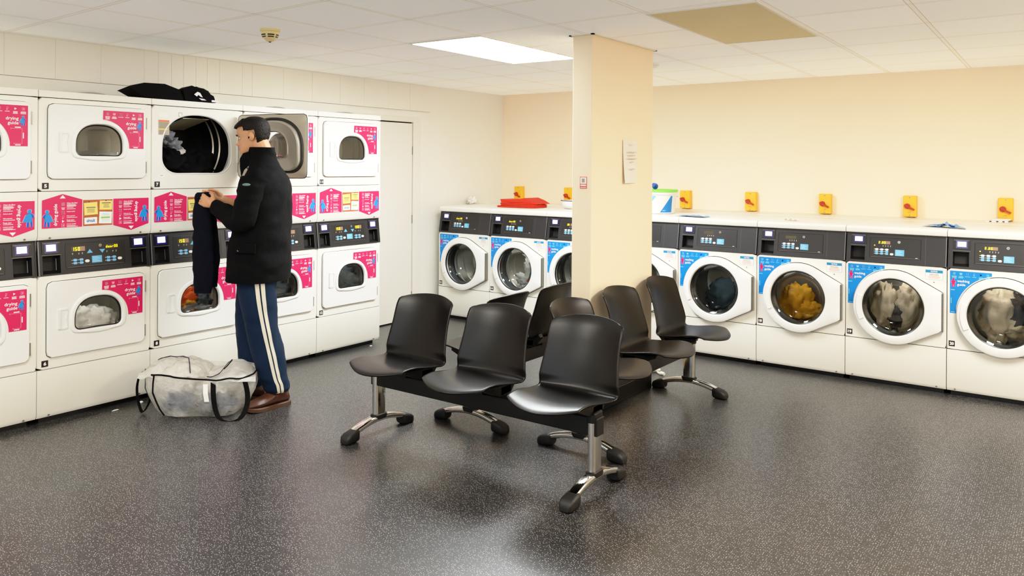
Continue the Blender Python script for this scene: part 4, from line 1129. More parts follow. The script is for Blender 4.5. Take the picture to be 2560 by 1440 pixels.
def hand(b, wrist, w, n, k, m, curl=1.0):
    """wrist point, w along the palm, n out of the palm, k towards the thumb"""
    wrist, w, n, k = Vector(wrist), Vector(w).normalized(), Vector(n).normalized(), Vector(k).normalized()
    P = lambda a, c, d: wrist + w * a + n * c + k * d
    limb(b, [P(0, 0, 0), P(0.03, 0, 0.0), P(0.055, 0, 0.012), P(0.085, 0.002, 0.020)], [0.027, 0.024, 0.020, 0.015], m)
    limb(b, [P(0.03, 0, -0.012), P(0.06, 0, -0.008), P(0.083, 0.002, 0.002)], [0.020, 0.020, 0.015], m)
    limb(b, [P(0.03, 0, -0.014), P(0.060, 0, -0.022), P(0.078, 0.002, -0.024)], [0.019, 0.018, 0.0135], m)
    for off, ln, r in ((0.027, 0.92, 0.0092), (0.008, 1.0, 0.0095), (-0.012, 0.94, 0.0090), (-0.030, 0.76, 0.0080)):
        p = P(0.086 - 0.12 * abs(off - 0.005), 0.002, off); a = math.radians(28) * curl; pts = [p]; rs = [r * 1.12]
        for sl, da, rr in ((0.043, 0, r), (0.026, 48, r * 0.92), (0.020, 38, r * 0.8)):
            a += math.radians(da) * curl
            p = p + (w * math.cos(a) + n * math.sin(a)) * sl * ln; pts.append(p); rs.append(rr)
        limb(b, pts, rs, m)
    t0 = P(0.018, 0.008, 0.022)
    t1 = t0 + (w * 0.62 + k * 0.55 + n * 0.45).normalized() * 0.042; t2 = t1 + (w * 0.8 + k * 0.1 + n * 0.55).normalized() * 0.032; t3 = t2 + (w * 0.75 - k * 0.15 + n * 0.6).normalized() * 0.024
    limb(b, [t0, t1, t2, t3], [0.017, 0.0125, 0.011, 0.0085], m)

LSH, LEL, LWR = (-0.205, -0.005, 1.430), (-0.262, 0.030, 1.150), (-0.105, 0.270, 1.262)
RSH, REL, RWR = (0.205, 0.015, 1.430), (0.255, 0.060, 1.165), (0.085, 0.300, 1.285)
LW = Vector((0.16, 0.92, 0.34)); RW = Vector((-0.30, 0.90, 0.30))
def f_body(b):
    m = SKIN
    b.loft([head_ring(0.235 * (i / 46.0), 56) for i in range(47)], m, True, True, True, M=HM)
    for sx in (-1, 1):
        b.sphere((sx * 0.077, -0.008, 0.108), (0.010, 0.019, 0.031), m, 14, 10, M=HM)
        b.sphere((sx * 0.083, -0.014, 0.112), (0.006, 0.017, 0.026), m, 14, 10, M=HM)
    limb(b, [(0, -0.028, 1.47), (0, 0.0, 1.60), (0, 0.03, 1.66)], [0.066, 0.056, 0.058], m)
    for z, w, d in ((0.90, 0.15, 0.10), (1.02, 0.135, 0.10), (1.16, 0.14, 0.10), (1.30, 0.155, 0.11), (1.40, 0.15, 0.10)):
        b.sphere((0, -0.005, z), (w, d, 0.11), m)
    limb(b, [(-0.09, -0.015, 1.41), (0.09, -0.015, 1.41)], [0.050, 0.050], m)
    for s, e, wq in ((LSH, LEL, LWR), (RSH, REL, RWR)):
        limb(b, [(s[0] * 0.80, s[1], s[2] - 0.05), e, wq], [0.048, 0.040, 0.027], m)
    for pts in ([(-0.092, 0.0, 0.90), (-0.082, -0.03, 0.50), (-0.044, -0.110, 0.10)], [(0.095, 0.04, 0.90), (0.10, 0.10, 0.50), (0.105, 0.082, 0.10)]):
        limb(b, pts, [0.085, 0.058, 0.040], m)
    hand(b, LWR, LW, (0.95, -0.15, -0.1), (0.05, -0.3, 0.95), m, 1.0)
    hand(b, RWR, RW, (-0.90, -0.3, -0.1), (0.05, -0.25, 0.95), m, 1.0)
mb = MB(); f_body(mb); raw = mb.mesh('body')
tmp = bpy.data.objects.new('body_raw', raw); COL.objects.link(tmp)
rm = tmp.modifiers.new('r', 'REMESH'); rm.mode = 'VOXEL'; rm.voxel_size = 0.0042; rm.use_smooth_shade = True
sm_ = tmp.modifiers.new('s', 'SMOOTH'); sm_.iterations = 3; sm_.factor = 0.5
dg = bpy.context.evaluated_depsgraph_get()
bme = bpy.data.meshes.new_from_object(tmp.evaluated_get(dg)); bme.name = 'body'
bpy.data.objects.remove(tmp)
bme.materials.clear(); bme.materials.append(SKIN)
bme.polygons.foreach_set('material_index', [0] * len(bme.polygons)); bme.polygons.foreach_set('use_smooth', [True] * len(bme.polygons))
link('body', bme, man)
def f_eyes(sx):
    def f(b):
        b.sphere((sx * 0.032, 0.0715, 0.115), (0.0115, 0.0115, 0.0088), EYEW, 14, 10, M=HM); b.sphere((sx * 0.032, 0.0785, 0.1145), (0.0052, 0.0055, 0.0052), EYED, 12, 8, M=HM)
        b.tube([(sx * 0.020, 0.0825, 0.1225), (sx * 0.032, 0.0835, 0.1255), (sx * 0.045, 0.076, 0.1215)], 0.0022, SKIN, 8, M=HM)
    return f
part('eye', None, f_eyes(-1), man); part('eye', None, f_eyes(1), man)
part('eyebrows', None, lambda b: [b.tube([(s * 0.014, 0.0905, 0.1345), (s * 0.030, 0.0905, 0.1395), (s * 0.050, 0.078, 0.1345)], [0.0032, 0.0038, 0.002], HAIR, 8, M=HM) for s in (-1, 1)], man)
part('lips', None, lambda b: (b.tube([(-0.020, 0.0855, 0.0495), (0, 0.0955, 0.0525), (0.020, 0.0855, 0.0495)], [0.001, 0.0034, 0.001], LIPM, 8, M=HM), b.tube([(-0.018, 0.0855, 0.0485), (0, 0.0945, 0.0455), (0.018, 0.0855, 0.0485)], [0.001, 0.0036, 0.001], LIPM, 8, M=HM)), man)
def f_hair(b):
    n, k = 72, 54; rings = [head_ring(0.03 + 0.205 * i / k, n, 0.010 + 0.004 * math.sin(PI * i / k)) for i in range(k + 1)]
    vs = [p for r in rings for p in r]; fs = []
    def keep(p):
        x, y, z = p
        if y > 0.035: h = 0.178 - 0.10 * max(0, 0.055 - y)
        elif y > 0.012: h = 0.150
        elif y > -0.004: h = 0.098
        elif y > -0.030: h = 0.146
        else: h = 0.060 - 0.25 * (-0.030 - y)
        return z > h
    for i in range(k):
        for j in range(n):
            q = (i * n + j, i * n + (j + 1) % n, (i + 1) * n + (j + 1) % n, (i + 1) * n + j)
            if all(keep(vs[t]) for t in q): fs.append(q)
    fs.append(tuple(range(k * n, (k + 1) * n)))
    vs2 = []
    for x, y, z in vs:
        d = 0.003 * noise.noise(Vector((x * 90, y * 40, z * 60)))
        vs2.append((x * (1 + d * 8), y + d, z + d + (0.006 if y > 0.03 and z > 0.17 else 0)))
    b.add(vs2, fs, HAIR, True, HM)
part('hair', None, f_hair, man, solid=0.006)

def cloth_loft(b, secs, m, n=48, wr=0.008, fr_=9.0, seed=0, cap0=True, cap1=True, mats=None):
    """secs: (centre, u radius vector, v radius vector); wrinkled tube of cloth"""
    rings = []
    for c, u, v in secs:
        c, u, v = Vector(c), Vector(u), Vector(v); ring = []
        for j in range(n):
            a = 2 * PI * j / n; d = u * math.cos(a) + v * math.sin(a); p = c + d
            k = noise.noise(Vector((p.x * fr_ + seed, p.y * fr_, p.z * fr_ * 1.6))) + 0.5 * noise.noise(Vector((p.x * fr_ * 2.2, p.y * fr_ * 2.2 + seed, p.z * fr_ * 3.2)))
            ring.append(tuple(p + d.normalized() * wr * k))
        rings.append(ring)
    b.loft(rings, m, True, cap0, cap1)
    return rings

def sleeve(b, s, e, w_, r, seed):
    s, e, w_ = Vector(s), Vector(e), Vector(w_); pts = []
    n = 26
    for i in range(n + 1):
        t = i / n
        a, c2 = s.lerp(e, min(1, t * 2)) if t < 0.5 else e.lerp(w_, t * 2 - 1), None
        pts.append(a)
    for _ in range(3): pts = [pts[0]] + [(pts[i - 1] + pts[i] * 2 + pts[i + 1]) / 4 for i in range(1, n)] + [pts[-1]]
    secs = []; u = None
    for i, p in enumerate(pts):
        d = (pts[min(i + 1, n)] - pts[max(i - 1, 0)]).normalized()
        u = Vector((1, 0, 0)) if u is None else u; u = (u - d * u.dot(d)).normalized(); v = d.cross(u)
        t = i / n; rr = r[0] + (r[1] - r[0]) * t * 2 if t < 0.5 else r[1] + (r[2] - r[1]) * (t * 2 - 1)
        secs.append((p, u * rr, v * rr))
    cloth_loft(b, secs, JACK, 28, 0.010, 14.0, seed)

def f_jacket(b):
    keys = [(0.790, 0.022, 0.186, 0.246), (0.82, 0.022, 0.190, 0.250), (0.90, 0.020, 0.188, 0.248), (1.00, 0.012, 0.180, 0.240), (1.12, 0.000, 0.168, 0.232), (1.24, -0.012, 0.158, 0.232), (1.34, -0.020, 0.148, 0.230), (1.41, -0.024, 0.134, 0.214), (1.465, -0.022, 0.112, 0.168), (1.51, -0.012, 0.094, 0.118), (1.55, 0.002, 0.086, 0.090), (1.59, 0.010, 0.084, 0.083), (1.622, 0.010, 0.083, 0.081)]
    rows = lerp_secs(keys, 60)
    secs = [((0, cy, z + (0.018 * 0)), (w, 0, 0), (0, d, 0)) for z, cy, d, w in rows]
    r = cloth_loft(b, secs, JACK, 64, 0.010, 8.0, 2, True, False)
    # turned-in collar
    b.loft([r[-1], [(p[0] * 0.92, 0.012 + (p[1] - 0.012) * 0.90, p[2] - 0.002) for p in r[-1]], [(p[0] * 0.88, 0.012 + (p[1] - 0.012) * 0.86, p[2] - 0.05) for p in r[-1]]], JACK, True)
part('jacket', None, f_jacket, man)
def f_sleeve_l(b): sleeve(b, (-0.165, -0.016, 1.415), (-0.255, 0.028, 1.150), (-0.118, 0.248, 1.250), (0.088, 0.068, 0.048), 3)
def f_sleeve_r(b): sleeve(b, (0.160, -0.004, 1.415), (0.25, 0.055, 1.165), (0.125, 0.235, 1.258), (0.086, 0.066, 0.050), 8)
part('sleeve', None, f_sleeve_l, man); part('sleeve', None, f_sleeve_r, man)
def f_collar_flap(b):       # open collar point standing away from the chin
    b.ribbon([(-0.062, 0.050, 1.560), (-0.060, 0.085, 1.545), (-0.056, 0.112, 1.515), (-0.050, 0.122, 1.470)], [(0.0, 0.016, 0.035), (0.0, 0.018, 0.038), (0, 0.012, 0.036), (0, 0.004, 0.028)], JACK, thick=0.004)
    b.tube([(-0.064, 0.124, 1.545), (-0.062, 0.132, 1.515)], 0.003, SCREW, 6)
part('collar_flap', None, f_collar_flap, man)
def f_badge(b):
    b.add([(-0.290, 0.000, 1.392), (-0.283, 0.040, 1.402), (-0.283, 0.042, 1.372), (-0.288, 0.015, 1.362), (-0.292, -0.008, 1.375)], [(0, 1, 2, 3, 4)], BADGE)
part('arm_badge', None, lambda b: b.sphere((-0.268, -0.004, 1.392), (0.006, 0.026, 0.009), BADGE, 12, 8), man)
part('pocket_snap', None, lambda b: b.tube([(-0.252, 0.055, 0.995), (-0.255, 0.045, 0.988), (-0.255, 0.035, 0.990), (-0.253, 0.028, 1.0)], 0.004, SCREW, 8), man)
def f_pocket(b):
    b.ribbon([(-0.236, 0.085, 1.005), (-0.262, 0.03, 1.01), (-0.248, -0.055, 1.005)], (0, 0, 0.028), JACK, thick=0.004)
part('pocket_flap', None, f_pocket, man)

def leg_rings(keys, n, seed, N=40):
    rows = lerp_secs(keys, n); rings = []
    for z, cx, cy, w, d in rows:
        ring = []
        for j in range(N):
            a = 2 * PI * j / N; p = Vector((cx + w * math.cos(a), cy + d * math.sin(a), z))
            k = noise.noise(Vector((p.x * 9 + seed, p.y * 9, p.z * 8))) + 0.6 * noise.noise(Vector((p.x * 14, p.y * 14 + seed, p.z * 22)))
            amp = 0.006 + 0.008 * max(0, 1 - abs(z - 0.12) / 0.18) + 0.004 * max(0, 1 - abs(z - 0.5) / 0.15)
            q = Vector((math.cos(a), math.sin(a), 0)) * amp * k
            ring.append(tuple(p + q))
        rings.append(ring)
    return rings
LKEY = [(0.90, -0.092, 0.006, 0.118, 0.126), (0.80, -0.094, 0.000, 0.112, 0.122), (0.66, -0.092, -0.012, 0.100, 0.112), (0.50, -0.082, -0.036, 0.092, 0.102), (0.35, -0.070, -0.064, 0.088, 0.098), (0.20, -0.055, -0.092, 0.084, 0.092), (0.15, -0.046, -0.106, 0.080, 0.086), (0.115, -0.044, -0.110, 0.074, 0.080), (0.098, -0.043, -0.112, 0.068, 0.074)]
RKEY = [(0.90, 0.092, 0.040, 0.118, 0.130), (0.80, 0.096, 0.062, 0.112, 0.126), (0.66, 0.098, 0.088, 0.100, 0.116), (0.50, 0.100, 0.100, 0.092, 0.106), (0.35, 0.102, 0.098, 0.086, 0.098), (0.20, 0.104, 0.090, 0.078, 0.086), (0.13, 0.105, 0.084, 0.074, 0.080), (0.095, 0.105, 0.082, 0.066, 0.074)]
LR, RR = leg_rings(LKEY, 60, 1), leg_rings(RKEY, 60, 6)
def f_trousers(b):
    b.loft(LR, TROU, True, True, False, flip=True); b.loft(RR, TROU, True, True, False, flip=True)
    cloth_loft(b, [((0, cy, z), (w, 0, 0), (0, d, 0)) for z, cy, d, w in ((0.78, 0.02, 0.09, 0.13), (0.84, 0.02, 0.125, 0.19), (0.90, 0.02, 0.13, 0.205), (1.0, 0.01, 0.12, 0.19))], TROU, 40, 0.004)
part('trousers', None, f_trousers, man)
def f_stripe(R_, side):
    def f(b):
        N = 40; c0 = N // 2 if side < 0 else 0
        for off in (-1.55, 0.25):
            rows = []
            for ri, ring in enumerate(R_):
                row = []; c = c0 + (3.0 + 1.5 * ri / len(R_) if side < 0 else 0)
                for t in (off, off + 0.65, off + 1.3):
                    i0 = math.floor(c + t); fq = c + t - i0
                    p = Vector(ring[i0 % N]).lerp(Vector(ring[(i0 + 1) % N]), fq)
                    ctr = Vector([sum(q[i] for q in ring) / N for i in range(3)])
                    row.append(tuple(p + (p - ctr).normalized() * 0.0022))
                rows.append(row)
            b.loft(rows, STRP, True, closed=False)
    return f
part('trouser_stripe', None, f_stripe(LR, -1), man); part('trouser_stripe', None, f_stripe(RR, 1), man)

def shoe(b, M):
    secs = [(-0.085, 0.030, 0.002, 0.080), (-0.075, 0.038, 0.0, 0.112), (-0.04, 0.042, 0.0, 0.130), (0.0, 0.042, 0.0, 0.132), (0.03, 0.043, 0.0, 0.118), (0.07, 0.046, 0.0, 0.098), (0.12, 0.051, 0.0, 0.082), (0.155, 0.050, 0.001, 0.076), (0.185, 0.042, 0.003, 0.066), (0.203, 0.028, 0.008, 0.052), (0.211, 0.010, 0.014, 0.038)]
    rings = []
    for y, w, z0, z1 in secs:
        h = z1 - z0 - 0.020; ring = []
        for j in range(28):
            a = 2 * PI * j / 28; ca, sa = math.cos(a), math.sin(a)
            zz = z0 + 0.022 + h * (0.5 + 0.5 * sa) if h > 0 else z0 + 0.02
            wk = 1.0 if sa < 0.1 else (1 - 0.42 * sa)
            ring.append((w * math.copysign(abs(ca) ** 0.7, ca) * wk, y, zz))
        rings.append(ring)
    b.loft(rings, SHOEM, True, True, True, M=M)
    so = []
    for y, w, z0, z1 in secs: so.append((w + 0.004, y, z0))
    out = [(-w, y) for w, y, z in so] + [(w, y) for w, y, z in reversed(so)]
    toe = lambda y: 0.010 * max(0, (y - 0.10) / 0.11) ** 2
    b.loft([[(x, y, toe(y) + 0.001) for x, y in out], [(x, y, toe(y) + 0.021) for x, y in out], [(x * 0.9, y * 0.98, toe(y) + 0.025) for x, y in out]], SOLE, False, True, True, M=M)
    b.box(-0.036, 0.036, -0.090, -0.020, 0.0, 0.020, SOLE, M)
    for i in range(4):
        y = 0.03 + i * 0.022; z = 0.117 - i * 0.0095
        b.tube([(-0.024, y - 0.004, z - 0.010), (0, y, z + 0.003), (0.024, y + 0.004, z - 0.010)], 0.0022, LACE, 6, M=M)
    b.tube([(-0.002, 0.035, 0.118), (-0.030, 0.045, 0.106), (-0.046, 0.03, 0.080), (-0.050, 0.05, 0.060)], 0.002, LACE, 6, M=M)
    b.tube([(-0.002, 0.035, 0.118), (-0.028, 0.02, 0.112), (-0.048, 0.0, 0.085)], 0.002, LACE, 6, M=M)
LSHM = Matrix.Translation((-0.041, -0.110, 0)) @ Matrix.Rotation(math.radians(55), 4, 'Z') @ Matrix.Scale(0.97, 4)
RSHM = Matrix.Translation((0.105, 0.082, 0)) @ Matrix.Rotation(math.radians(-8), 4, 'Z') @ Matrix.Scale(0.97, 4)
part('shoe', None, lambda b: shoe(b, LSHM), man); part('shoe', None, lambda b: shoe(b, RSHM), man)

# clothes he holds: a pair of navy trousers hanging from both hands
HT = Matrix.Translation((PX, PY, 0)) @ Matrix.Rotation(PTH, 4, 'Z')
def held(b):
    for k, (x0, seed, dz) in enumerate(((-0.055, 2, 0.0), (0.020, 7, 0.03))):
        keys = [(1.335, x0, 0.375, 0.026, 0.022), (1.315, x0, 0.375, 0.028, 0.036), (1.27, x0, 0.372, 0.026, 0.052), (1.15, x0, 0.365, 0.030, 0.062), (1.0, x0 - 0.005, 0.36, 0.032, 0.066), (0.86, x0, 0.358, 0.028, 0.068), (0.74 + dz, x0 + 0.005, 0.362, 0.024, 0.060), (0.70 + dz, x0 + 0.006, 0.364, 0.022, 0.055)]
        rows = lerp_secs(keys, 40)
        cloth_loft(b, [((cx, cy, z), (w, 0, 0), (0, d, 0)) for z, cx, cy, w, d in rows], NAVY, 36, 0.010, 11.0, seed)
    b.v = [tuple(HT @ Vector(p)) for p in b.v]
mb = MB(); held(mb)
tag(link('navy_trousers', mb.mesh('navy_trousers')), 'dark navy trousers hanging from the hands of the standing man', 'trousers')

# ------------------------------------------------------------------ clear laundry bag on the floor
BC, BE1, BE2 = Vector((0.490, 0.752, 0)), Vector((0.80, 0.60, 0)), Vector((0.60, -0.80, 0))
def bp_(u, v, z): return tuple(BC + BE1 * u + BE2 * v + Vector((0, 0, z)))
def bag_ring(a, b2, z, n=72, seed=0, uo=0.0, wr=0.012, zf=None):
    ring = []
    for j in range(n):
        t = 2 * PI * j / n; ct, st = math.cos(t), math.sin(t)
        u = a * math.copysign(abs(ct) ** 0.55, ct); v = b2 * math.copysign(abs(st) ** 0.6, st)
        k = noise.noise(Vector((u * 9 + seed, v * 9, z * 11))) + 0.6 * noise.noise(Vector((u * 22, v * 22 + seed, z * 24)))
        f = 1 + wr * k / max(0.1, math.hypot(u, v))
        zz = z if zf is None else zf(u, v, z)
        ring.append(bp_(u * f + uo, v * f, max(0.004, zz + 0.010 * noise.noise(Vector((u * 12, v * 12, seed + 4))) * min(1, z * 8))))
    return ring
bag = thing('laundry_bag', 'clear plastic zip laundry bag with black straps, open on the floor by the man', 'bag')
def rimz(u, v, z):      # rim: low towards the camera, higher at the dryer end
    k = min(1.0, max(0.0, (z - 0.10) / 0.15))
    return z + k * (0.030 * max(0, -u / 0.33) - 0.022 * max(0, v / 0.16) + 0.015 * max(0, -v / 0.16))
BROWS = [(0.220, 0.145, 0.004), (0.235, 0.158, 0.012), (0.268, 0.165, 0.05), (0.298, 0.168, 0.10), (0.318, 0.168, 0.15), (0.328, 0.164, 0.20), (0.330, 0.158, 0.235), (0.326, 0.152, 0.250)]
def bag_rings(g=0.0): return [bag_ring(a + g, c + g, z, seed=1, zf=rimz, wr=0.017) for a, c, z in BROWS]
def f_bag(b): b.loft(bag_rings(), PLASTIC, True, True, False)
part('bag_shell', None, f_bag, bag)
def flap_z(u, v):
    e = max(0.0, 1 - (abs(u + 0.175) / 0.185) ** 2.2) * max(0.0, 1 - (abs(v + 0.02) / 0.150) ** 2.4)
    return 0.232 + 0.085 * e ** 0.55 + 0.020 * noise.noise(Vector((u * 14, v * 14, 3))) + 0.012 * noise.noise(Vector((u * 32, v * 32, 8)))
def f_flap(b):          # slack top of the bag heaped up at the dryer end
    nu, nv = 40, 26
    b.loft([[bp_(-0.345 + 0.365 * i / nu, -0.160 + 0.300 * j / nv, flap_z(-0.345 + 0.365 * i / nu, -0.160 + 0.300 * j / nv)) for j in range(nv + 1)] for i in range(nu + 1)], FROST, True, closed=False)
part('bag_flap', None, f_flap, bag)
def lid_p(t, s):
    u = -0.01 + (0.285 + 0.085 * s) * t; v = -0.140 + 0.280 * s
    z = 0.236 + 0.085 * max(0, math.sin(PI * min(1, max(0, (t - 0.30) / 0.70)))) ** 1.1 * (1 - s) ** 0.7 * (0.4 + 0.6 * min(1, s * 4)) - 0.025 * max(0, 1 - abs(t - 0.18) / 0.2) * (1 - abs(2 * s - 1)) - 0.02 * s
    return bp_(u, v, z + 0.010 * noise.noise(Vector((u * 18, v * 18, 1))))
def f_lid(b):
    b.loft([[lid_p(i / 30, j / 16) for j in range(17)] for i in range(31)], FROST, True, closed=False)
    b.tube([lid_p(0.10 + 0.42 * math.sin(PI / 2 * i / 14), 0.55 - 0.45 * i / 14) for i in range(15)], 0.0035, STRAP, 8)
    b.tube([lid_p(0.40 + 0.12 * math.sin(PI * i / 12), 0.42 * (1 - i / 12) + 0.04) for i in range(13)], 0.0045, STRAP, 8)
part('zip_lid', None, f_lid, bag)
def f_zip(b):
    rs = bag_rings(0.002); n = 72; rg = rs[-1]
    b.tube([rg[j % n] for j in range(-3, 27)], 0.0052, STRAP, 8)
    b.tube([r[25] for r in rs[1:]], 0.0050, STRAP, 6)
part('zip_piping', None, f_zip, bag)
def f_dash(b):          # stitched dark edging showing through the slack plastic
    P = lambda u, v: bp_(u, v, flap_z(u, v) + 0.003)
    pts = [P(-0.335 + 0.10 * i / 10, -0.10 + 0.05 * math.sin(i)) for i in range(0)] + [P(-0.30 + 0.025 * i, -0.05 + 0.012 * (i % 3)) for i in range(8)] + [P(-0.10 + 0.010 * i, -0.02 + 0.022 * i) for i in range(7)]
    b.tube(pts, 0.0032, GASKET, 6)
    rs = bag_rings(0.002); b.tube([r[33] for r in rs[3:]], 0.0032, GASKET, 6)
part('edge_stitching', None, f_dash, bag)
def f_strap(pts, half):
    return lambda b: b.ribbon(pts, half, STRAP, thick=0.0015)
def arc_pts(ctrl, n=24):
    out = []
    for i in range(n + 1):
        t = i / n * (len(ctrl) - 1); k = min(int(t), len(ctrl) - 2); f = t - k
        p0, p1, p2, p3 = (Vector(ctrl[max(k - 1, 0)]), Vector(ctrl[k]), Vector(ctrl[k + 1]), Vector(ctrl[min(k + 2, len(ctrl) - 1)]))
        out.append(0.5 * (2 * p1 + (p2 - p0) * f + (2 * p0 - 5 * p1 + 4 * p2 - p3) * f * f + (3 * p1 - p0 - 3 * p2 + p3) * f ** 3))
    return out
part('strap', None, f_strap(arc_pts([bp_(0.115, 0.160, 0.215), bp_(0.125, 0.186, 0.15), bp_(0.140, 0.200, 0.075), bp_(0.175, 0.222, 0.018), bp_(0.235, 0.235, 0.006), bp_(0.295, 0.222, 0.018), bp_(0.322, 0.185, 0.08), bp_(0.318, 0.160, 0.15), bp_(0.300, 0.150, 0.215)]), tuple(BE1 * 0.015)), bag)
part('strap', None, f_strap(arc_pts([bp_(-0.330, 0.03, 0.245), bp_(-0.372, 0.03, 0.235), bp_(-0.390, 0.04, 0.15), bp_(-0.370, 0.06, 0.06), bp_(-0.340, 0.075, 0.010), bp_(-0.310, 0.07, 0.05), bp_(-0.300, 0.06, 0.09)]), tuple(BE2 * 0.015)), bag)
part('care_label', None, lambda b: b.ribbon([bp_(0.072, 0.168, 0.205), bp_(0.078, 0.182, 0.15), bp_(0.086, 0.184, 0.105)], tuple(BE1 * 0.014), NOTEW), bag)
mb = MB()
for c, r, m, sd in (((-0.12, 0.06, 0.07), (0.11, 0.085, 0.055), JEAN, 3), ((0.11, 0.05, 0.065), (0.12, 0.085, 0.055), JEAN, 6), ((0.02, -0.05, 0.09), (0.13, 0.07, 0.07), LAUW, 9), ((-0.16, -0.04, 0.13), (0.09, 0.07, 0.08), LAUW, 12)):
    q = bp_(*c); blob(mb, q, r, m, sd, 0.4, 2.6, floor=0.014)
tag(link('bagged_clothes', mb.mesh('bagged_clothes')), 'blue and white clothes seen inside the clear laundry bag', 'clothes')

# ------------------------------------------------------------------ things lying on the machines
def cloth_heap(name, label, cat, fn): 
    mb = MB(); fn(mb); return tag(link(name, mb.mesh(name, 75)), label, cat)
def f_coat(b):        # crumpled black garment on top of the dryers, draped to the front edge
    blob(b, (-0.14, 0.74, 1.985), (0.10, 0.125, 0.060), BLKC, 5, 0.14, 2.4, floor=1.9365)
    blob(b, (-0.12, 0.86, 1.975), (0.10, 0.13, 0.052), BLKC, 9, 0.14, 2.4, floor=1.9365)
    blob(b, (-0.10, 1.05, 1.985), (0.085, 0.115, 0.060), BLKC, 13, 0.12, 2.2, floor=1.9365)
    # stiff pointed fold at the near end
    b.loft([[(-0.20, 0.56, 1.985), (-0.04, 0.545, 2.002), (-0.03, 0.555, 1.998), (-0.19, 0.57, 1.980)], [(-0.22, 0.66, 2.03), (-0.03, 0.65, 2.036), (-0.02, 0.64, 1.945), (-0.2, 0.66, 1.940)], [(-0.22, 0.80, 2.035), (-0.03, 0.79, 2.040), (-0.015, 0.79, 1.939), (-0.2, 0.8, 1.939)], [(-0.2, 0.92, 2.0), (-0.04, 0.90, 2.012), (-0.015, 0.92, 1.939), (-0.18, 0.92, 1.939)]], BLKC, True, True, True)
    b.loft([[(-0.18, 0.93, 2.0), (-0.03, 0.92, 2.02), (-0.018, 0.93, 1.939), (-0.16, 0.94, 1.939)], [(-0.18, 1.00, 2.04), (-0.03, 0.985, 2.046), (-0.012, 0.99, 1.939), (-0.16, 1.0, 1.939)], [(-0.16, 1.08, 2.015), (-0.03, 1.07, 2.022), (-0.010, 1.08, 1.939), (-0.14, 1.08, 1.939)], [(-0.12, 1.16, 1.975), (-0.02, 1.145, 1.985), (-0.008, 1.155, 1.939), (-0.1, 1.16, 1.939)]], BLKC, True, True, True)
cloth_heap('folded_garment', 'black garment with a white printed emblem heaped on top of the dryers', 'clothes', f_coat)
coat = bpy.data.objects['folded_garment']
def f_emb(b, k=0):
    P = lambda y, z: (-0.003 - 0.0, y, z)
    if k == 0: b.add([P(0.985, 1.985), P(1.010, 2.004), P(1.030, 1.998), P(1.050, 1.968), P(1.030, 1.974), P(1.018, 1.984), P(1.006, 1.972)], [(0, 1, 2, 3, 4, 5, 6)], STW)
    if k == 1: b.add([P(1.020, 1.962), P(1.060, 1.958), P(1.078, 1.950), P(1.040, 1.949)], [(0, 1, 2, 3)], STW)
    if k == 2: b.box(-0.006, 0.0005, 1.118, 1.165, 1.942, 1.955, STW)
for k in (0, 1): part('printed_emblem', None, lambda b: f_emb(b, k), coat)
part('care_tag', None, lambda b: f_emb(b, 2), coat)
def f_red(b):         # folded red cloth
    def slab(z0, z1, pts):
        r0 = [(x, y, z0) for x, y in pts]; r1 = [(x, y, z1) for x, y in pts]
        c = Vector((sum(p[0] for p in pts) / len(pts), sum(p[1] for p in pts) / len(pts), 0))
        mid = [tuple(Vector((x, y, (z0 + z1) / 2)) + (Vector((x, y, 0)) - c).normalized() * 0.010) for x, y in pts]
        b.loft([r0, mid, r1], REDC, True, True, True)
    def oct_(cx, cy, w, d, rot, n=40):
        out = []
        for i in range(n):
            t = 2 * PI * i / n; x = w * math.copysign(abs(math.cos(t)) ** 0.4, math.cos(t)); y = d * math.copysign(abs(math.sin(t)) ** 0.4, math.sin(t))
            out.append((cx + x * math.cos(rot) - y * math.sin(rot), cy + x * math.sin(rot) + y * math.cos(rot)))
        return out
    slab(1.1105, 1.126, oct_(0.435, 4.42, 0.225, 0.15, 0.05)); slab(1.124, 1.140, oct_(0.450, 4.43, 0.205, 0.145, 0.02)); slab(1.138, 1.154, oct_(0.43, 4.44, 0.20, 0.14, 0.08)); slab(1.152, 1.165, oct_(0.46, 4.45, 0.17, 0.12, -0.03))
    b.loft([[(x + dx, y, z) for x, z in ((0.24, 1.150), (0.225, 1.186), (0.30, 1.181), (0.40, 1.186), (0.52, 1.204), (0.60, 1.178), (0.665, 1.146), (0.45, 1.142))] for y, dx in ((4.34, 0.0), (4.40, -0.006), (4.48, 0.004), (4.56, 0.012))], REDC, False, True, True)
cloth_heap('folded_red_cloth', 'folded red cloth lying on top of washing machine 14', 'cloth', f_red).location = (-0.085, -0.09, 0)
def f_tub(b):
    prof = [(0.10, 1.1115), (0.145, 1.113), (0.175, 1.145), (0.185, 1.185), (0.178, 1.19), (0.165, 1.15)]
    M = Matrix.Translation((0.955, 4.50, 0))
    b.loft([[(r * math.cos(2 * PI * j / 40), r * 0.62 * math.sin(2 * PI * j / 40), z) for j in range(40)] for r, z in prof], WHITE2, True, True, False, M=M)
    b.tube([(0.955 + 0.183 * math.cos(2 * PI * j / 40), 4.50 + 0.1135 * math.sin(2 * PI * j / 40), 1.188) for j in range(41)], 0.004, GASKET, 6)
cloth_heap('plastic_tub', 'white plastic tub with a dark rim half hidden behind the pillar, on a washing machine', 'tub', f_tub).location = (-0.01, -0.08, 0)
def f_tissue(b): blob(b, (-0.435, 4.52, 1.145), (0.055, 0.05, 0.040), TISSUE, 4, 0.5, 3, floor=1.1125)
cloth_heap('crumpled_tissue', 'crumpled white tissue on top of washing machine 13', 'tissue', f_tissue)
bk = thing('detergent_bucket', 'white and blue detergent bucket with a green lid, beside the pillar', 'bucket', (1.795, 4.36, 1.1105))
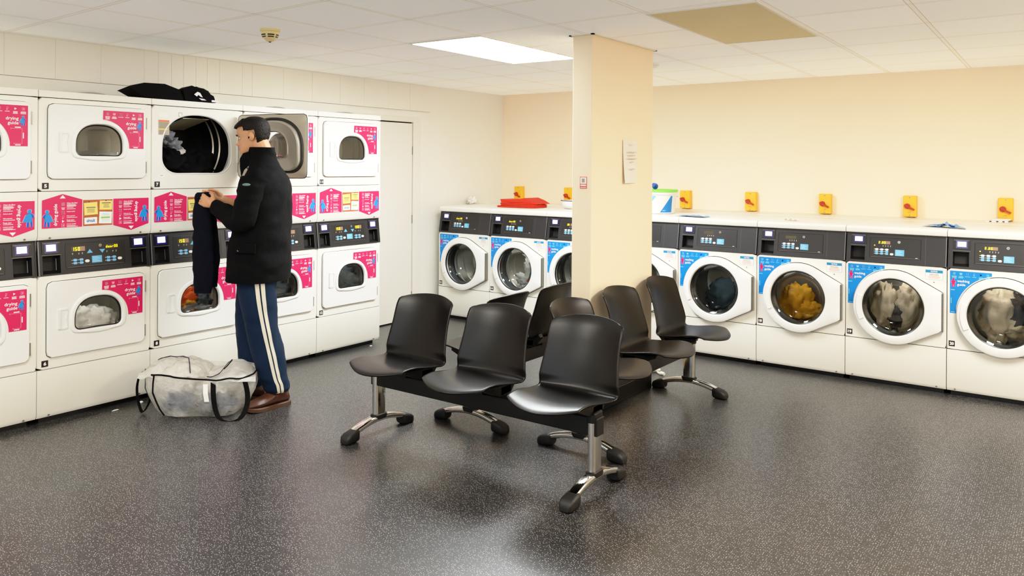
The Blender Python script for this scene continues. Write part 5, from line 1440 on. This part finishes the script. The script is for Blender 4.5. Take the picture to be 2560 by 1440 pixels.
def bring(r, z, n=64): return [(r * math.cos(2 * PI * j / n), r * math.sin(2 * PI * j / n), z) for j in range(n)]
part('bucket_body', None, lambda b: b.loft([bring(0.150, 0.0), bring(0.154, 0.004), bring(0.168, 0.165), bring(0.176, 0.166), bring(0.176, 0.186), bring(0.168, 0.188)], WHITE2, True, True, True), bk)
part('lid', None, lambda b: b.loft([bring(0.172, 0.187), bring(0.180, 0.187), bring(0.181, 0.204), bring(0.172, 0.208), bring(0.0, 0.208)], LIDG, True), bk)
def f_wrap(b):        # printed band wrapped round the bucket
    def w(a, t): 
        r = 0.1545 + (0.168 - 0.154) * t + 0.0008; a = math.radians(a + 14)
        return (r * math.cos(a), r * math.sin(a), 0.008 + 0.157 * t)
    def quad(a0, a1, b0, b1, t0, t1, m, n=14, k=6, off=0.0):
        rows = []
        for i in range(k + 1):
            s = i / k; row = []
            for j in range(n + 1):
                a = (a0 + (b0 - a0) * s) + ((a1 + (b1 - b0) * 0) * 0 + ((a1 - a0) * (1 - s) + (b1 - b0) * s)) * j / n
                p = Vector(w(a, t0 + (t1 - t0) * s)); q = Vector((p.x, p.y, 0)).normalized() * off
                row.append(tuple(p + q))
            rows.append(row)
        b.loft(rows, m, True, closed=False)
    quad(-158, -128, -172, -82, 0.02, 0.93, BUCKB); quad(-70, -28, -34, -28, 0.02, 0.93, BUCKB)
    quad(-110, -92, -104, -82, 0.66, 0.93, BUCKL, off=0.0006)
    quad(-131, -99, -131, -99, 0.78, 0.85, STW, off=0.0012); quad(-62, -52, -62, -52, 0.10, 0.15, BUCKL, off=0.0006)
part('printed_band', None, f_wrap, bk)
part('handle', None, lambda b: b.tube([(0.180 * math.cos(a), 0.180 * math.sin(a), 0.17 - 0.03 * math.sin((a + 0.9) / 2.0 * PI) ** 2 if False else 0.172 - 0.035 * max(0, math.sin(a * 1.0 + 0.4))) for a in [0.0 + 2.7 * i / 20 for i in range(21)]], 0.0025, STW, 6), bk)
def f_cap(b):
    b.cyl((0, 0, 0), (0.0, -0.03, 0.012), 0.026, 0.022, CAPB, 20); b.cyl((0, -0.03, 0.012), (0, -0.034, 0.0136), 0.018, 0.018, CAPB, 20); b.cyl((0, 0.0, 0), (0, 0.012, -0.002), 0.030, 0.030, CAPB, 20)
cap = cloth_heap('dosing_cap', 'small dark blue dosing cap on the green bucket lid', 'cap', f_cap); cap.location = (1.800, 4.30, 1.1105 + 0.236); cap.scale = (0.9, 0.9, 0.9)
def sheet(b, pts, m, h, seed, n=20, k=8):
    """thin rag: pts = four corners, lightly rumpled"""
    a, c, d, e = [Vector(p) for p in pts]; rows = []
    for i in range(k + 1):
        s = i / k; row = []
        for j in range(n + 1):
            t = j / n; p = (a.lerp(c, t)).lerp(e.lerp(d, t), s)
            row.append((p.x, p.y, p.z + max(0, h * (0.55 + noise.noise(Vector((t * 5 + seed, s * 3, seed))) * 1.2) * math.sin(PI * min(1, max(0, t))) ** 0.5)))
        rows.append(row)
    b.loft(rows, m, True, closed=False)
Z = 1.1125
cloth_heap('blue_rag', 'flat pale blue cloth on the washing machine beside the pillar', 'cloth', lambda b: sheet(b, [(2.11, 4.03, Z), (2.39, 3.985, Z), (2.40, 4.09, Z), (2.15, 4.16, Z)], BLUEC, 0.010, 1))
cloth_heap('tissue_scrap', 'scrap of white and lilac tissue on top of washing machine 18', 'tissue', lambda b: sheet(b, [(2.99, 4.10, Z), (3.09, 4.09, Z), (3.10, 4.15, Z), (3.01, 4.16, Z)], TISSUE, 0.016, 4, 14, 6))
def f_rag2(b):
    sheet(b, [(3.90, 4.13, Z), (4.20, 4.00, Z), (4.18, 4.10, Z), (3.99, 4.28, Z)], BLUEC, 0.022, 7)
    sheet(b, [(4.00, 4.12, Z), (4.13, 4.06, Z), (4.10, 4.16, Z), (4.02, 4.20, Z)], BLUEC, 0.030, 9, 14, 6)
cloth_heap('blue_cloth', 'rumpled blue cloth between washing machines 19 and 20', 'cloth', f_rag2).location = (0.03, 0, 0)
def f_slip(b):
    b.box(4.255, 4.395, 4.96, 5.06, 1.1125, 1.126, PAPER); b.box(4.29, 4.41, 4.97, 5.07, 1.127, 1.136, PAPER)
    for x in (4.275, 4.32, 4.36): b.box(x, x + 0.014, 4.957, 4.96, 1.1145, 1.121, SHADOWGAP)
cloth_heap('folded_papers', 'pale folded papers on the ledge under the last yellow switch', 'paper', f_slip)

# yellow isolator switches on the cream wall
def isolator(x, z, label):
    r = thing('isolator_switch', label, 'switch', (x - 0.022, Y1, z), 0, 'yellow isolator switches along the cream wall')
    part('switch_box', 'isb', lambda b: b.box(-0.050, 0.050, -0.062, 0.0, -0.086, 0.086, YBOX), r, bevel=0.006)
    def kn(b):
        b.cyl((-0.018, -0.062, 0.0), (-0.018, -0.082, 0.0), 0.024, 0.021, RKNOB, 8, smooth=False)
        M = Matrix.Translation((-0.018, 0, 0)) @ Matrix.Rotation(math.radians(28), 4, 'Y')
        b.box(-0.022, 0.062, -0.092, -0.070, -0.007, 0.007, RKNOB, M)
    part('rotary_handle', 'isk', kn, r, bevel=0.002)
    for q in (-0.074, 0.072): part('screw', ('iss', q), lambda b: b.cyl((0, -0.0615, q), (0, -0.0632, q), 0.005, 0.005, SCREW, 10), r)
    part('printed_mark', 'ism', lambda b: bars(b, -0.002, -0.05, 0.03, 1, 0.01, 0.004, WARN, -0.0624, 3), r)
    part('conduit', 'isc', lambda b: b.cyl((0.008, -0.03, -0.084), (0.008, -0.03, -0.092), 0.011, 0.011, SCREW, 12), r)
ISO = [(-0.225, 1.205, 'yellow isolator switch nearest the white wall, behind the red cloth'), (0.425, 1.205, 'yellow isolator switch beside the pillar, above the white tub'),
       (1.752, 1.205, 'yellow isolator switch beside the detergent bucket'), (2.395, 1.205, 'yellow isolator switch above the gap between washing machine 18 and the one before it'),
       (3.052, 1.205, 'yellow isolator switch above washing machine 18'), (3.722, 1.207, 'yellow isolator switch above washing machine 19'), (4.392, 1.207, 'yellow isolator switch with folded papers beneath it')]
for a in ISO: isolator(*a)

# pillar notices, detector, litter
def f_note(b):
    n = 10; rows = []
    for i in range(n + 1):
        t = i / n; z = 1.688 - 0.280 * t; cu = 0.004 + 0.016 * t ** 2
        rows.append([(2.4565 + cu, 2.468, z), (2.4565 + cu * 0.6, 2.57, z), (2.4565 + 0.001, 2.672 - 0.01 * t, z)])
    b.loft(rows, PAPER, True, closed=False)
nt_ = cloth_heap('paper_notice', 'white paper notice taped to the long side of the pillar', 'notice', f_note)
def f_print(b):
    M = Matrix.Translation((2.4725, 2.57, 0)) @ Matrix.Rotation(PI / 2, 4, 'Z')
    put_text(b, 'Please', 0.0, 1.660, 0.045, PAPERINK, 0.0, 0.012, bold=0.0, M=M)
def f_print2(b):
    M = Matrix.Translation((2.4725, 2.57, 0)) @ Matrix.Rotation(PI / 2, 4, 'Z')
    for i in range(4): bars(b, 0.0, 1.610 - i * 0.021, 0.125 if i < 3 else 0.05, 1, 0.01, 0.006, PAPERINK, -0.002 - 0.001 * i, seed=i, M=M)
PAPERINK = mat('notice_ink', rgb(206, 198, 186), 0.8)
part('heading_print', None, f_print, nt_); part('notice_print', None, f_print2, nt_)
part('signature_print', None, lambda b: bars(b, 0.0, 1.500, 0.075, 1, 0.01, 0.006, PAPERINK, -0.008, seed=3, M=Matrix.Translation((2.4725, 2.57, 0)) @ Matrix.Rotation(PI / 2, 4, 'Z')), nt_)
def f_sign(b):
    y = 2.0765
    b.box(2.375, 2.424, y, y + 0.0015, 1.380, 1.452, REDS)
    b.rect(2.3785, 2.4205, 1.409, 1.4485, NOTEW, y - 0.0004); b.rect(2.389, 2.410, 1.417, 1.441, WARNG, y - 0.0007)
    b.rect(2.380, 2.419, 1.396, 1.404, NOTEW, y - 0.0004); b.rect(2.380, 2.419, 1.3855, 1.389, NOTEW, y - 0.0004)
cloth_heap('scan_sign', 'small red framed sign on the narrow face of the pillar', 'sign', f_sign)
det = thing('smoke_detector', 'cream smoke detector on the ceiling above the dryers', 'smoke detector', (0.945, 0.880, ZC))
part('detector_base', None, lambda b: b.loft([bring(0.058, 0.0), bring(0.058, -0.014), bring(0.053, -0.018), bring(0.050, -0.020)], DETC, True, False, True), det)
part('detector_head', None, lambda b: b.loft([bring(0.052, -0.018), bring(0.052, -0.030), bring(0.044, -0.050), bring(0.026, -0.066), bring(0.014, -0.074), bring(0.0, -0.075)], DETC, True), det)
def f_slots(b):
    for z0, z1, r0, r1 in ((-0.0335, -0.0405, 0.0515, 0.0485), (-0.0455, -0.0515, 0.0468, 0.0438)):
        for k in range(6):
            a0 = 2 * PI * k / 6 + 0.12; a1 = a0 + 0.8
            b.loft([[(r * math.cos(a0 + (a1 - a0) * i / 8), r * math.sin(a0 + (a1 - a0) * i / 8), z) for i in range(9)] for r, z in ((r0, z0), (r1, z1))], BLACK, False, closed=False)
    b.cyl((0, 0, -0.074), (0, 0, -0.079), 0.008, 0.006, GASKET, 12)
part('vent_slots', None, f_slots, det)
det2 = thing('motion_sensor', 'small white ceiling sensor just past the pillar', 'sensor', (2.135, 3.56, ZC))
part('sensor_body', None, lambda b: b.loft([bring(0.05, 0.0), bring(0.05, -0.012), bring(0.036, -0.018), bring(0.034, -0.030), bring(0.0, -0.031)], WHITE2, True), det2)
def scrap(x, y, r, label, sd):
    def f(b): blob(b, (x, y, r[2] * 0.7), r, TISSUE, sd, 0.5, 3, 20, 12, floor=0.001)
    cloth_heap('paper_scrap', label, 'litter', f)['group'] = 'scraps of paper on the floor'
scrap(2.30, 3.285, (0.035, 0.03, 0.030), 'crumpled white tissue on the floor beyond the bench facing the washers', 2)
def f_tail(b): b.tube([(2.33, 3.27, 0.008), (2.355, 3.25, 0.006), (2.372, 3.240, 0.010), (2.40, 3.235, 0.010)], [0.006, 0.008, 0.016, 0.012], TISSUE, 10)
cloth_heap('paper_scrap', 'thin torn twist of white tissue beside the crumpled one', 'litter', f_tail)['group'] = 'scraps of paper on the floor'
scrap(0.075, 0.42, (0.006, 0.022, 0.004), 'thin white scrap on the floor in front of dryer 6', 5)
scrap(0.040, 0.60, (0.012, 0.016, 0.006), 'tiny white scrap under the edge between dryers 6 and 8', 8)
scrap(0.035, 2.60, (0.008, 0.012, 0.004), 'tiny white scrap below dryer 12', 11)
scrap(0.12, 3.90, (0.012, 0.03, 0.008), 'white scrap on the floor under washing machine 13', 14)

# ------------------------------------------------------------------ ceiling lights
def ceiling_light(label, cx, cy, lit):
    r = thing('ceiling_light', label, 'ceiling light', (cx, cy, ZC), math.radians(1.26), 'square-edged light panels in the ceiling')
    def frm(b):
        for x0, x1, y0, y1 in ((-0.295, -0.280, -0.6, 0.6), (0.280, 0.295, -0.6, 0.6), (-0.28, 0.28, -0.6, -0.585), (-0.28, 0.28, 0.585, 0.6)): b.box(x0, x1, y0, y1, -0.006, 0.0, LAMPF)
    part('lamp_frame', 'lf', frm, r)
    part('diffuser', ('ld', lit), lambda b: b.box(-0.28, 0.28, -0.585, 0.585, -0.004, -0.0005, LAMPON if lit else LAMPOFF), r)
ceiling_light('lit white ceiling light panel in front of the pillar', 1.545, 2.345, True)
ceiling_light('dead yellowed ceiling light panel, switched off', 3.285, 2.290, False)

def lamp(x, y, power, col=(1.0, 0.93, 0.83), sx=0.56, sy=1.17):
    l = bpy.data.lights.new('ceiling_lamp', 'AREA'); l.shape = 'RECTANGLE'; l.size = sx; l.size_y = sy; l.energy = power; l.color = col
    o = bpy.data.objects.new('ceiling_lamp', l); o.location = (x, y, ZC - 0.012); COL.objects.link(o)
lamp(5.05, 2.29, 115)
lamp(1.60, -0.95, 46, (1.0, 0.95, 0.86)); lamp(3.35, -1.0, 46, (1.0, 0.95, 0.86)); lamp(5.1, -1.0, 55)
def drum_fill_light(x, y, z, e):      # added fill light inside a drum, no real fitting, shows up the washing
    l = bpy.data.lights.new('drum_fill_light', 'POINT'); l.energy = e; l.shadow_soft_size = 0.02; l.color = (1.0, 0.97, 0.92)
    o = bpy.data.objects.new('drum_fill_light', l); o.location = (x, y, z); COL.objects.link(o)
for k, dz, e in ((-1, 0, 0.5), (-1, LOW, 0.5), (0, 0, 0.7), (0, LOW, 0.8), (1, LOW, 0.8), (2, LOW, 0.5), (1, 0, 0.22), (3, 0, 0.6), (3, LOW, 0.6)): drum_fill_light(*w2(k, 0.33, 0.10, 1.86 + dz), e)
for i, e in ((0, 0.25), (1, 1.1), (2, 0.2), (4, 0.3), (5, 0.7), (6, 0.9), (7, 0.9)): drum_fill_light(WX0 + i * WW + DC[0], WY + 0.14, DC[1] + 0.225, e)

w = bpy.data.worlds.new('World'); sc.world = w; w.use_nodes = True
w.node_tree.nodes['Background'].inputs[0].default_value = (0.86, 0.94, 1.0, 1); w.node_tree.nodes['Background'].inputs[1].default_value = 2.2

# ------------------------------------------------------------------ camera
F_PX, Y0_PX, YAW, ROLL = 1992.42, 416.08, 0.6284, 0.0066
cam = bpy.data.cameras.new('camera'); co = bpy.data.objects.new('camera', cam); COL.objects.link(co)
c, s = math.cos(YAW), math.sin(YAW)
Rv, Uv, Fv = Vector((c, s, 0)), Vector((0, 0, 1)), Vector((-s, c, 0))
r2, u2 = Rv * math.cos(ROLL) + Uv * math.sin(ROLL), -Rv * math.sin(ROLL) + Uv * math.cos(ROLL)
co.matrix_world = Matrix(((r2.x, u2.x, -Fv.x, 4.9014), (r2.y, u2.y, -Fv.y, -2.1063), (r2.z, u2.z, -Fv.z, 1.512), (0, 0, 0, 1)))
cam.sensor_width = 36; cam.lens = F_PX / 2560 * 36; cam.shift_y = -(720 - Y0_PX) / 2560; cam.clip_start = 0.05
sc.camera = co
sc.view_settings.view_transform = 'Standard'; sc.view_settings.look = 'None'; sc.view_settings.exposure = 0.0
vs_ = sc.view_settings; vs_.use_curve_mapping = True; cm = vs_.curve_mapping      # gentle highlight shoulder
cm.white_level = (1.6, 1.6, 1.6); cu = cm.curves[3]
for x, y in ((0.0125, 0.011), (0.031, 0.040), (0.0625, 0.093), (0.125, 0.2), (0.3, 0.47), (0.5, 0.735), (0.7, 0.885)): cu.points.new(x, y)
cm.update()
sc.cycles.use_denoising = True; sc.cycles.denoising_prefilter = 'ACCURATE'
sc.cycles.max_bounces = 10; sc.cycles.diffuse_bounces = 5; sc.cycles.glossy_bounces = 5; sc.cycles.transparent_max_bounces = 24
sc.cycles.sample_clamp_indirect = 8.0
